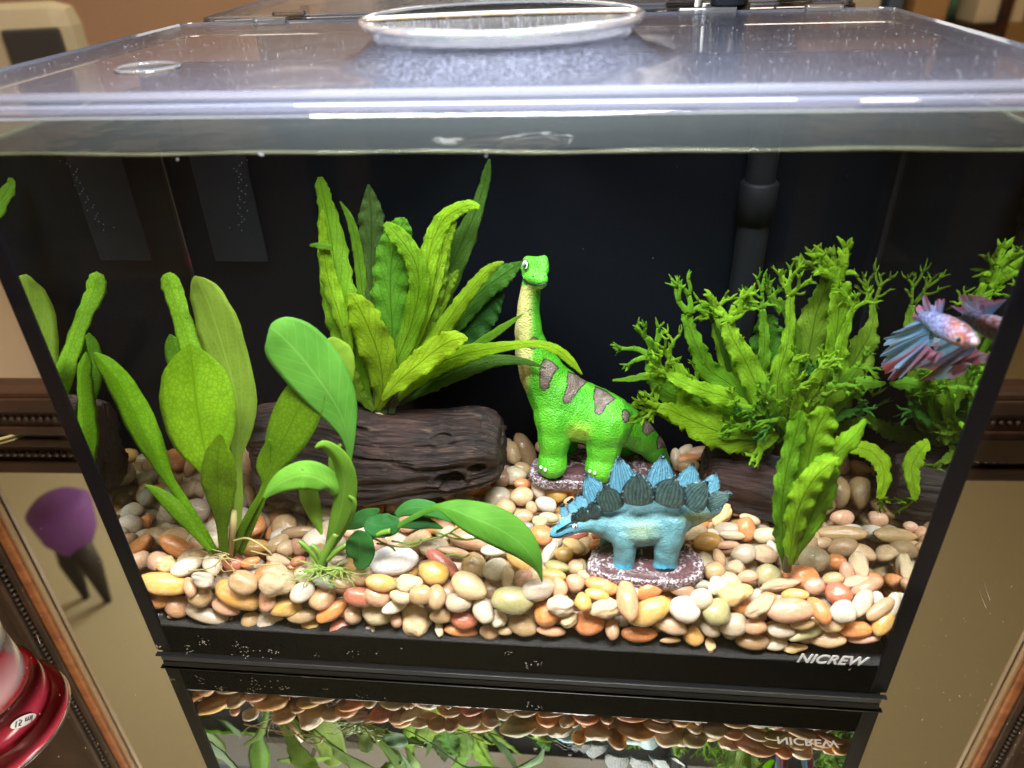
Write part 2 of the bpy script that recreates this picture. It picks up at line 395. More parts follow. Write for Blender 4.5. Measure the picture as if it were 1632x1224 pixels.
# betta
t = NT('betta_fin'); a = t.n('Attribute', attribute_name='paint'); uv = t.n('UVMap', uv_map='UVMap').outputs[0]
sx = t.n('SeparateXYZ'); t.l(uv, sx.inputs[0])
ray_ = t.ramp(t.math('ABSOLUTE', t.math('SUBTRACT', t.math('FRACT', t.math('MULTIPLY', sx.outputs[1], 27.0)), 0.5)), [(0.0, 1.0), (0.22, 0.0)])
c = t.mix(t.math('MULTIPLY', ray_, 0.35), a.outputs['Color'], (0.20, 0.12, 0.22))
p = t.princ(c, 0.3, Normal=t.bump(ray_, 0.5, 0.0008)); tl = t.n('BsdfTranslucent'); t.l(c, tl.inputs[0]); mx = t.n('MixShader', ins={0: 0.35})
t.l(p.outputs[0], mx.inputs[1]); t.l(tl.outputs[0], mx.inputs[2]); tp = t.n('BsdfTransparent'); m3 = t.n('MixShader', ins={0: 0.10}); t.l(mx.outputs[0], m3.inputs[1]); t.l(tp.outputs[0], m3.inputs[2])
M['fin'] = t.surf(m3.outputs[0])
t = NT('betta_scales'); a = t.n('Attribute', attribute_name='paint'); co = objco(t)
vor = t.n('TexVoronoi', ins={'Scale': 700.0}); t.l(co, vor.inputs['Vector'])
c = t.mix(t.ramp(vor.outputs['Distance'], [(0.3, 0.0), (0.8, 0.6)]), a.outputs['Color'], (0.05, 0.03, 0.05))
M['fish'] = t.surf(t.princ(c, 0.25, Normal=t.bump(vor.outputs['Distance'], 0.5, 0.0008)).outputs[0])
# room
M['carpet'] = plain('pale_carpet', (0.75, 0.66, 0.58), 0.9)
M['ceiling'] = plain('olive_cream_ceiling', (0.50, 0.50, 0.37), 0.8)
M['wall'] = plain('warm_brown_wall', (0.60, 0.42, 0.34), 0.8)
M['pinkwall'] = plain('pale_pink_wall', (0.90, 0.80, 0.75), 0.8)
M['yellowwall'] = plain('warm_yellow_wall', (0.80, 0.60, 0.34), 0.8)
M['wall2'] = plain('tan_wall', (0.50, 0.34, 0.16), 0.8)
#@@PART2
# ------------------------------------------------------------------ room, table and framed mirror
ZM = -0.006
AN = math.radians(2.4)
MO = Vector((0.0, 0.231, 0.0)); MU = Vector((math.cos(AN), math.sin(AN), 0)); MN = Vector((math.sin(AN), -math.cos(AN), 0))
MF = Matrix.Translation(MO) @ Matrix(((MU.x, -MN.x, 0), (MU.y, -MN.y, 0), (0, 0, 1))).to_4x4()   # local x along the wall, y into the wall
def vat(px, py, dist):                         # a point seen at this pixel in the wall mirror, at this path length
    P = CAM + ray(px, py) * dist
    return P - MN * (2 * (P - MO).dot(MN))
RX0, RX1, RY0, RZ0, RZ1 = -2.4, 3.0, -3.3, -0.75, 1.68
def sheet(name, vs, mat, kind='structure'):
    me = bpy.data.meshes.new(name); me.from_pydata(vs, [], [(0, 1, 2, 3)]); o = link(name, me, mat); o['kind'] = kind; return o
for nm, b, mt in (('floor', (RX0, RX1, RY0, 0.36, RZ0 - 0.05, RZ0), 'carpet'), ('ceiling', (RX0, RX1, RY0, 0.36, RZ1, RZ1 + 0.05), 'ceiling'),
                  ('wall', (RX0 - 0.05, RX0, RY0, 0.36, RZ0, RZ1), 'pinkwall'), ('wall', (RX1, RX1 + 0.05, RY0, 0.36, RZ0, RZ1), 'yellowwall'),
                  ('wall', (RX0, 0.95, RY0 - 0.05, RY0, RZ0, RZ1), 'wall'), ('wall', (0.952, RX1, RY0 - 0.05, RY0, RZ0, RZ1), 'wall2'),
                  ('wall', (RX0, RX1, 0.362, 0.41, RZ0, RZ1), 'wall')):
    o = boxobj(nm, *b, M[mt]); o['kind'] = 'structure'
tb = empty('side_table', (0.18, 0.0, RZ0)); tag(tb, 'dark wooden cabinet with a mirror-glass top that the aquarium stands on', 'table')
boxobj('mirror_top', -0.85, 1.2, -0.085, 0.215, ZM - 0.006, ZM, M['mirror'], tb)
boxobj('cabinet', -0.85, 1.2, -0.085, 0.215, RZ0, ZM - 0.007, M['dark_wood'], tb)
fm = empty('framed_mirror', (MO.x, MO.y, ZM)); tag(fm, 'large wall mirror in a dark carved wooden frame standing behind the aquarium', 'mirror')
UI0, UI1, ZR = -0.290, 0.668, 0.036
boxobj('mirror_glass', UI0 - 0.01, UI1 + 0.01, 0.002, 0.006, ZR - 0.01, 1.35, M['mirror2'], fm, M=MF)
boxobj('bottom_rail', -0.85, 1.2, -0.011, 0.02, ZM, ZR, M['dark_wood'], fm, 0.004, M=MF)
boxobj('rail_moulding', -0.85, 1.2, -0.015, -0.0112, ZR - 0.017, ZR - 0.004, M['dark_wood'], fm, 0.0018, M=MF)
boxobj('rail_moulding', -0.85, 1.2, -0.0145, -0.0112, ZM + 0.002, ZM + 0.010, M['dark_wood'], fm, 0.0015, M=MF)
for sgn, ui in ((-1, UI0), (1, UI1)):
    def st(name, a, b, y0, y1, mt, bev=0.001):
        xs = sorted((ui + sgn * a, ui + sgn * b)); boxobj(name, xs[0], xs[1], y0, y1, ZR + 0.0005, 1.35, M[mt], fm, bev, M=MF)
    st('gilt_fillet', 0.0, 0.004, -0.004, 0.001, 'gilt'); st('fillet', 0.0045, 0.014, -0.007, 0.001, 'orange_wood', 0.002)
    st('stile', 0.0145, 0.022, -0.009, 0.001, 'dark_wood'); st('stile', 0.0225, 0.032, -0.006, 0.001, 'dark_wood')
    st('stile', 0.0325, 0.045, -0.010, 0.001, 'dark_wood', 0.003); st('side_panel', 0.0455, 0.56, -0.005, 0.001, 'dark_wood')
bm = bmesh.new()
z = ZR + 0.004
while z < 0.75:
    for ui in (UI0 - 0.027, UI1 + 0.027):
        bmesh.ops.create_icosphere(bm, subdivisions=1, radius=0.0030, matrix=MF @ Matrix.Translation((ui, -0.0075, z)))
    z += 0.0068
u = -0.8
while u < 1.15:
    bmesh.ops.create_icosphere(bm, subdivisions=1, radius=0.0026, matrix=MF @ Matrix.Translation((u, -0.013, ZR - 0.024)))
    u += 0.0062
o = from_bm('beading', bm, M['bead'], fm); o['kind'] = 'stuff'
# pale cord on the table behind the tank
bm = bmesh.new()
tube(bm, [at(x, y, Z=ZM + 0.0014) for x, y in ((-260, 760), (-120, 728), (0, 700), (40, 689), (75, 680), (120, 671))] + [Vector((0.0, 0.2155, ZM + 0.0014))], 0.0013, 8)
tag(from_bm('power_cord', bm, M['root']), 'thin pale cord lying on the mirror at the left behind the aquarium', 'cord')
bm = bmesh.new()
tube(bm, [Vector((0.402, 0.211, ZM + 0.0014))] + [at(x, y, Z=ZM + 0.0014) for x, y in ((1545, 640), (1580, 652), (1606, 671), (1632, 692), (1760, 760))], 0.0013, 8)
tag(from_bm('power_cord', bm, M['root']), 'thin pale cord lying on the mirror at the right behind the aquarium', 'cord')
# dust and scratches on the mirror top
bm = bmesh.new(); rr = random.Random(3)
for k in range(150):
    px, py = (rr.uniform(1430, 1640), rr.uniform(800, 1230)) if k % 2 else (rr.uniform(-10, 240), rr.uniform(830, 1230))
    P = at(px, py, Z=ZM + 0.0002); bmesh.ops.create_icosphere(bm, subdivisions=1, radius=rr.uniform(0.0001, 0.0003), matrix=Matrix.Translation(P))
for a, b in (((1567, 927), (1578, 957)), ((1560, 942), (1572, 970)), ((58, 1010), (64, 1026)), ((1545, 690), (1550, 700)), ((16, 1018), (22, 1028))):
    tube(bm, [at(*a, Z=ZM + 0.0002), at(*b, Z=ZM + 0.0002)], 0.00016, 4)
o = from_bm('dust_specks', bm, M['grit']); o['kind'] = 'stuff'; o['label'] = 'dust specks and fine scratches on the mirror top'

# ------------------------------------------------------------------ aquarium
W, D, H, ZW, YB = 0.40, 0.2145, 0.2925, 0.280, 0.142
aq = empty('aquarium', (0.2, 0.1, -0.005)); tag(aq, 'rectangular clear glass fish tank with black back and black base trim', 'aquarium')
boxobj('front_pane', 0, W, 0, 0.003, 0.0, H, M['glass'], aq)
boxobj('side_pane', 0, 0.0018, 0.0050, D, 0.0, H, M['glass'], aq)
boxobj('side_pane', W - 0.0018, W, 0.0050, D, 0.0, H, M['glass'], aq)
boxobj('back_panel', 0.0019, W - 0.0019, YB, YB + 0.004, 0.0, H - 0.002, M['black_back'], aq)
boxobj('filter_compartment', 0.003, W - 0.003, YB + 0.0045, D - 0.001, 0.0, H - 0.03, M['black_gloss'], aq)
boxobj('base', 0.0019, W - 0.0019, 0.0035, YB - 0.0005, 0.0006, 0.0205, M['black_gloss'], aq)
boxobj('front_band', 0.0088, W - 0.0088, 0.0031, 0.0034, 0.0006, 0.0215, M['black_band'], aq)
for x0, x1 in ((0.0001, 0.0084), (W - 0.0084, W - 0.0001)):
    boxobj('corner_seal', x0, x1, 0.0031, 0.0047, 0.0006, H - 0.001, M['silicone'], aq, 0.0006)
for x0, x1 in ((0.0020, 0.0036), (W - 0.0036, W - 0.0020)):
    boxobj('corner_seal', x0, x1, YB - 0.0018, YB - 0.0002, 0.0206, H - 0.004, M['smoke'], aq, 0.0005)
boxobj('base_trim', 0.0003, W - 0.0003, 0.0003, 0.0030, -0.0010, -0.0002, M['black_gloss'], aq, 0.0002)
boxobj('foam_mat', 0.0022, W - 0.0022, 0.0012, D - 0.003, ZM + 0.0002, -0.0012, M['foam'], aq, 0.001)
cu = bpy.data.curves.new('lettering', 'FONT'); cu.body = 'NICREW'; cu.size = 0.0098; cu.shear = 0.28; cu.offset = 0.00022; cu.extrude = 0.00008
cu.space_character = 1.02; cu.align_x = 'CENTER'; cu.align_y = 'CENTER'
to = bpy.data.objects.new('tmp', cu); COL.objects.link(to)
dg = bpy.context.evaluated_depsgraph_get(); me = bpy.data.meshes.new_from_object(to.evaluated_get(dg)); bpy.data.objects.remove(to)
xs = [v.co.x for v in me.vertices]; wd = max(xs) - min(xs); me.transform(Matrix.Diagonal((0.0345 / wd, 0.92, 1, 1)))
me.transform(Matrix.Translation((0.3655, -0.00012, 0.0283)) @ Matrix.Rotation(math.radians(90), 4, 'X'))
me.materials.clear(); link('lettering', me, M['white_print'], aq)
boxobj('painted_haze', 0.0022, W - 0.0022, 0.0031, 0.0034, ZW + 0.0008, H - 0.0006, M['haze'], aq)  # added film that paints the grey reflected haze above the waterline
# water: top surface plus the faces that touch the side panes
me = bpy.data.meshes.new('water')
x0, x1, y0, y1, z0, z1 = 0.0021, W - 0.0021, 0.0036, YB - 0.0006, 0.0207, ZW
vs = [(x0, y0, z1), (x1, y0, z1), (x1, y1, z1), (x0, y1, z1), (x0, y0, z0), (x0, y1, z0), (x1, y0, z0), (x1, y1, z0)]
me.from_pydata(vs, [], [(0, 1, 2, 3), (4, 5, 3, 0), (6, 1, 2, 7)])
me.materials.append(M['water']); me.materials.append(M['side_inner'])
me.polygons[1].material_index = 1; me.polygons[2].material_index = 1
for p_, want in ((1, 1), (2, -1)):
    if me.polygons[p_].normal.x * want < 0: me.polygons[p_].flip()
o = link('water', me); o['kind'] = 'structure'
bm = bmesh.new(); n = 80
tube(bm, [(0.003 + (W - 0.006) * i / n, 0.0040, ZW - 0.0003 + 0.0004 * math.sin(i * 0.31) * math.sin(i * 0.11)) for i in range(n + 1)],
     [0.00065 + 0.00015 * math.sin(i * 0.7) * math.sin(i * 0.23) for i in range(n + 1)], 8)
for k, xx in ((0, 0.0032), (1, W - 0.0032)):
    tube(bm, [(xx, 0.004 + i * 0.0068, ZW) for i in range(20)], 0.0008, 6)
o = from_bm('water_line', bm, M['meniscus']); o['kind'] = 'structure'
# black sand layer under the pebbles
bm = bmesh.new(); nx, ny = 160, 50
g = [[bm.verts.new((0.0024 + (W - 0.0048) * i / nx, 0.0037 + (YB - 0.005) * j / ny, 0.0225 + 0.0022 * noise.noise(Vector((i * 0.12, j * 0.2, 0))) + 0.0012 * noise.noise(Vector((i * 0.7, j * 0.7, 3))))) for j in range(ny + 1)] for i in range(nx + 1)]
for i in range(nx):
    for j in range(ny): bm.faces.new((g[i][j], g[i + 1][j], g[i + 1][j + 1], g[i][j + 1]))
bot = [bm.verts.new((g[i][0].co.x, g[i][0].co.y, 0.0207)) for i in range(nx + 1)]
for i in range(nx): bm.faces.new((bot[i], bot[i + 1], g[i + 1][0], g[i][0]))
o = from_bm('black_sand', bm, M['sand']); o['kind'] = 'stuff'; o['label'] = 'fine black sand under the pebbles at the bottom of the tank'
# glinting grit clusters stuck low on the front glass
bm = bmesh.new(); rr = random.Random(5)
for cx, cy, n, s in ((252, 1031, 7, 4), (296, 1030, 6, 5), (300, 1038, 6, 6), (322, 1024, 14, 8), (378, 1029, 8, 6), (396, 1038, 14, 12), (425, 1042, 6, 12), (444, 1041, 5, 5), (506, 1044, 4, 6), (561, 1037, 6, 12),
                     (808, 1041, 6, 5), (842, 1056, 10, 8), (858, 1057, 6, 6), (1356, 1068, 3, 4), (600, 1040, 2, 4), (640, 1036, 2, 5), (1130, 1040, 2, 8)):
    for k in range(n):
        P = at(cx + rr.gauss(0, s * 0.6), cy + rr.gauss(0, s * 0.4), Y=-0.0003)
        bmesh.ops.create_icosphere(bm, subdivisions=1, radius=rr.uniform(0.0002, 0.0005), matrix=Matrix.Translation(P) @ Matrix.Diagonal((1, 0.35, 1, 1)))
o = from_bm('glinting_grit', bm, M['grit']); o['kind'] = 'stuff'; o['label'] = 'tiny glinting grains stuck to the lower front glass'
# bubbles on the glass
bm = bmesh.new(); rr = random.Random(6)
for cx, cy, yy in ((418, 247, -0.0004), (414, 246, -0.0004), (258, 246, 0.004), (775, 248, 0.004), (283, 254, 0.004), (632, 242, 0.004)):
    bmesh.ops.create_icosphere(bm, subdivisions=2, radius=0.0005, matrix=Matrix.Translation(at(cx, cy, Y=yy)))
for k in range(26):
    P = at(382 + rr.uniform(-5, 5) * (1 if k % 3 else 4), 255 + k * 4.5, Y=YB - 0.010); bmesh.ops.create_icosphere(bm, subdivisions=1, radius=0.00028, matrix=Matrix.Translation(P))
for k in range(22):
    P = at(rr.uniform(130, 1350), rr.uniform(260, 640), Y=YB - 0.001); bmesh.ops.create_icosphere(bm, subdivisions=1, radius=rr.uniform(0.00012, 0.00022), matrix=Matrix.Translation(P))
o = from_bm('air_bubbles', bm, M['bubble']); o['kind'] = 'stuff'; o['label'] = 'tiny air bubbles clinging to the glass'
# pipe and smoky panel on the back
pt = at(1205, 330, Y=YB - 0.009)
pp = empty('filter_pipe', (pt.x, YB - 0.009, 0.10)); tag(pp, 'dim grey vertical pipe with a thicker collar against the black back', 'pipe')
bm = bmesh.new(); r0 = 0.0083
def pz(py): return at(1205, py, Y=YB - 0.009).z
lathe(bm, [(r0, pz(640)), (r0, pz(352))], pt.x, YB - 0.009, 32); from_bm('pipe', bm, M['pipe'], pp)
bm = bmesh.new(); lathe(bm, [(r0 - .001, pz(353)), (r0 + 0.0014, pz(352)), (r0 + 0.0014, pz(292)), (r0 + 0.0006, pz(288)), (r0 - .002, pz(288))], pt.x, YB - 0.009, 32); from_bm('collar', bm, M['pipe'], pp)
bm = bmesh.new(); lathe(bm, [(r0 - 0.0008, pz(288)), (r0 - 0.0008, H - 0.004)], pt.x, YB - 0.009, 32); from_bm('pipe', bm, M['pipe'], pp)
a = at(345, 415, Y=YB - 0.006); b = at(428, 415, Y=YB - 0.006)
boxobj_ = boxobj('smoky_panel', a.x, b.x, YB - 0.0075, YB - 0.006, a.z, H - 0.004, M['smoke'], None, 0.0004)
tag(boxobj_, 'smoky grey translucent strip hanging on the back left of the tank', 'panel')

# ------------------------------------------------------------------ lid
ld = empty('tank_lid', (0.2, 0.1, H)); tag(ld, 'clear frosted plastic lid with a raised round disc covering the tank', 'lid')
LX0, LX1, LY0, LY1 = -0.0055, 0.4035, -0.0040, 0.2175
def rring(off, z, seg=6, rad=0.006):
    pts = []
    for cx, cy, a0 in ((LX1, LY0, -90), (LX1, LY1, 0), (LX0, LY1, 90), (LX0, LY0, 180)):
        sx = -1 if cx == LX1 else 1; sy = 1 if cy == LY0 else -1
        for k in range(seg + 1):
            a = math.radians(a0 + 90 * k / seg)
            pts.append((cx + sx * rad + (rad + off) * math.cos(a), cy + sy * rad + (rad + off) * math.sin(a), z))
    return pts
def ringloft(name, prof, mat, close=False, cap=False):
    bm = bmesh.new(); R = [[bm.verts.new(p) for p in rring(o_, z_)] for o_, z_ in prof]; m = len(R[0])
    pairs = list(zip(R, R[1:])) + ([(R[-1], R[0])] if close else [])
    for a, b in pairs:
        for k in range(m): bm.faces.new((a[k], a[(k + 1) % m], b[(k + 1) % m], b[k]))
    if cap: bm.faces.new(R[-1])
    bmesh.ops.recalc_face_normals(bm, faces=bm.faces)
    return from_bm(name, bm, mat, ld, smooth=False)
ringloft('lid_rim', [(0.0, 0.3022), (0.0022, 0.3014), (0.0028, 0.3000), (0.0026, 0.2988), (0.0044, 0.2982), (0.0048, 0.2964), (0.0042, 0.2954), (0.0024, 0.2954), (0.0020, 0.2970), (0.0004, 0.2978), (0.0003, 0.2992), (-0.0012, 0.3002)], M['rim'], close=True)
ringloft('lid_lip', [(0.0050, 0.2952), (0.0054, 0.2946), (0.0042, 0.2940), (0.0022, 0.2942), (0.0022, 0.2952)], M['acrylic'], close=True)
# frosted top plate with its smooth swelling up to the disc neck
DC = Vector((0.2025, 0.0725)); DR = 0.0560
bm = bmesh.new(); NXp, NYp = 150, 84; gg = []
for i in range(NXp + 1):
    row = []
    for j in range(NYp + 1):
        x = LX0 + 0.001 + (LX1 - LX0 - 0.002) * i / NXp; y = LY0 + 0.001 + (LY1 - LY0 - 0.002) * j / NYp
        r = math.hypot(x - DC.x, y - DC.y); q = max(0.0, min(1.0, (r - 0.052) / 0.017)); s_ = 1 - q
        z = 0.3012 + 0.0095 * s_ * s_ + 0.00025 * noise.noise(Vector((x * 40, y * 40, 0)))
        row.append(bm.verts.new((x, y, z)))
    gg.append(row)
for i in range(NXp):
    for j in range(NYp): bm.faces.new((gg[i][j], gg[i + 1][j], gg[i + 1][j + 1], gg[i][j + 1]))
from_bm('top_plate', bm, M['lid'], ld)
bm = bmesh.new(); lathe(bm, [(0.0525, 0.3106), (0.0535, 0.3138)], DC.x, DC.y, 96); from_bm('disc_neck', bm, M['disc'], ld)
bm = bmesh.new(); lathe(bm, [(0.0005, 0.3158), (DR - 0.002, 0.3158), (DR - 0.0015, 0.3162)], DC.x, DC.y, 96); from_bm('disc', bm, M['disc'], ld)
bm = bmesh.new(); lathe(bm, [(DR - 0.0020, 0.3140), (DR - 0.0018, 0.3164), (DR - 0.0006, 0.3169), (DR + 0.0008, 0.3165), (DR + 0.0012, 0.3152), (DR + 0.0004, 0.3141), (DR - 0.0020, 0.3140)], DC.x, DC.y, 96); from_bm('disc_rim', bm, M['acrylic'], ld)
bm = bmesh.new(); rr_ = 0.0118; pf = [(rr_ + 0.0011 * math.cos(a * math.pi / 4), 0.3018 + 0.0008 * math.sin(a * math.pi / 4)) for a in range(9)]
lathe(bm, pf, 0.0598, 0.0519, 48); from_bm('moulded_ring', bm, M['acrylic'], ld)
for px, py, ww in ((393, 44, 0.010), (1155, 38, 0.016), (1345, 24, 0.010)):
    P = at(px, py, Z=0.3025); bm = bmesh.new(); box(bm, P.x - ww, P.x + ww, LY1 - 0.004, LY1 + 0.003, 0.3005, 0.3042, 0.001); from_bm('hinge_tab', bm, M['acrylic'], ld, False)
# little drops and dust on the lid
bm = bmesh.new(); rr = random.Random(9)
for k in range(1500):
    a = rr.uniform(0, 6.28); r = DR * math.sqrt(rr.random()) * 0.93
    if k < 150: P = (DC.x + r * math.cos(a), DC.y + r * math.sin(a), 0.3161)
    else:
        P = (rr.uniform(0, 0.4), rr.uniform(0.0, 0.21), 0.3014)
        if math.hypot(P[0] - DC.x, P[1] - DC.y) < 0.076: continue
    bmesh.ops.create_icosphere(bm, subdivisions=1, radius=rr.uniform(0.00006, 0.00017), matrix=Matrix.Translation(P))
o = from_bm('lid_droplets', bm, M['bubble']); o['kind'] = 'stuff'; o['label'] = 'tiny bright droplets and dust on the lid'
# lamp over the tank
lp = empty('aquarium_lamp', (0.318, 0.19, 0.26)); tag(lp, 'black tank lamp held on a post at the back right above the lid', 'lamp')
boxobj('lamp_head', 0.02, 0.38, -0.12, 0.205, 0.452, 0.470, M['lamp_body'], lp, 0.004)  # unseen head enlarged to block the bright ceiling in the mirror
boxobj('arm', 0.300, 0.334, 0.2055, 0.235, 0.455, 0.467, M['lamp_body'], lp, 0.002)
bm = bmesh.new(); lathe(bm, [(0.0105, 0.3050), (0.0105, 0.4545)], 0.316, 0.2235, 32, cap=True); from_bm('post', bm, M['lamp_body'], lp)
bm = bmesh.new(); lathe(bm, [(0.0135, 0.0), (0.0135, 0.3048)], 0.316, 0.2325, 24, cap=True); 
from_bm('post_foot', bm, M['lamp_body'], lp)
#@@PART3

# ------------------------------------------------------------------ pebbles
PC = {'W': (.66, .57, .44), 'C': (.56, .39, .20), 'Y': (.60, .36, .09), 'O': (.64, .26, .07), 'P': (.55, .32, .18), 'R': (.46, .15, .08), 'T': (.44, .295, .145),
      'G': (.36, .33, .29), 'B': (.33, .20, .105), 'L': (.50, .41, .27), 'V': (.37, .34, .15), 'S': (.06, .06, .068), 'X': (.82, .84, .86)}
PN = {'X': 'bright white', 'W': 'milky white', 'C': 'cream', 'Y': 'honey yellow', 'O': 'orange', 'P': 'pinkish tan', 'R': 'brick red', 'T': 'tan', 'G': 'mottled grey', 'B': 'brown', 'L': 'pale translucent', 'V': 'olive green', 'S': 'dark slate'}
REG = {'A': (170, 840, 6.277), 'B': (420, 840, 6.277), 'D': (670, 840, 6.277), 'E': (920, 850, 6.277), 'F': (1170, 850, 5.628), 'H': (160, 690, 6.277), 'J': (760, 670, 6.12), 'K': (1060, 690, 3.548)}
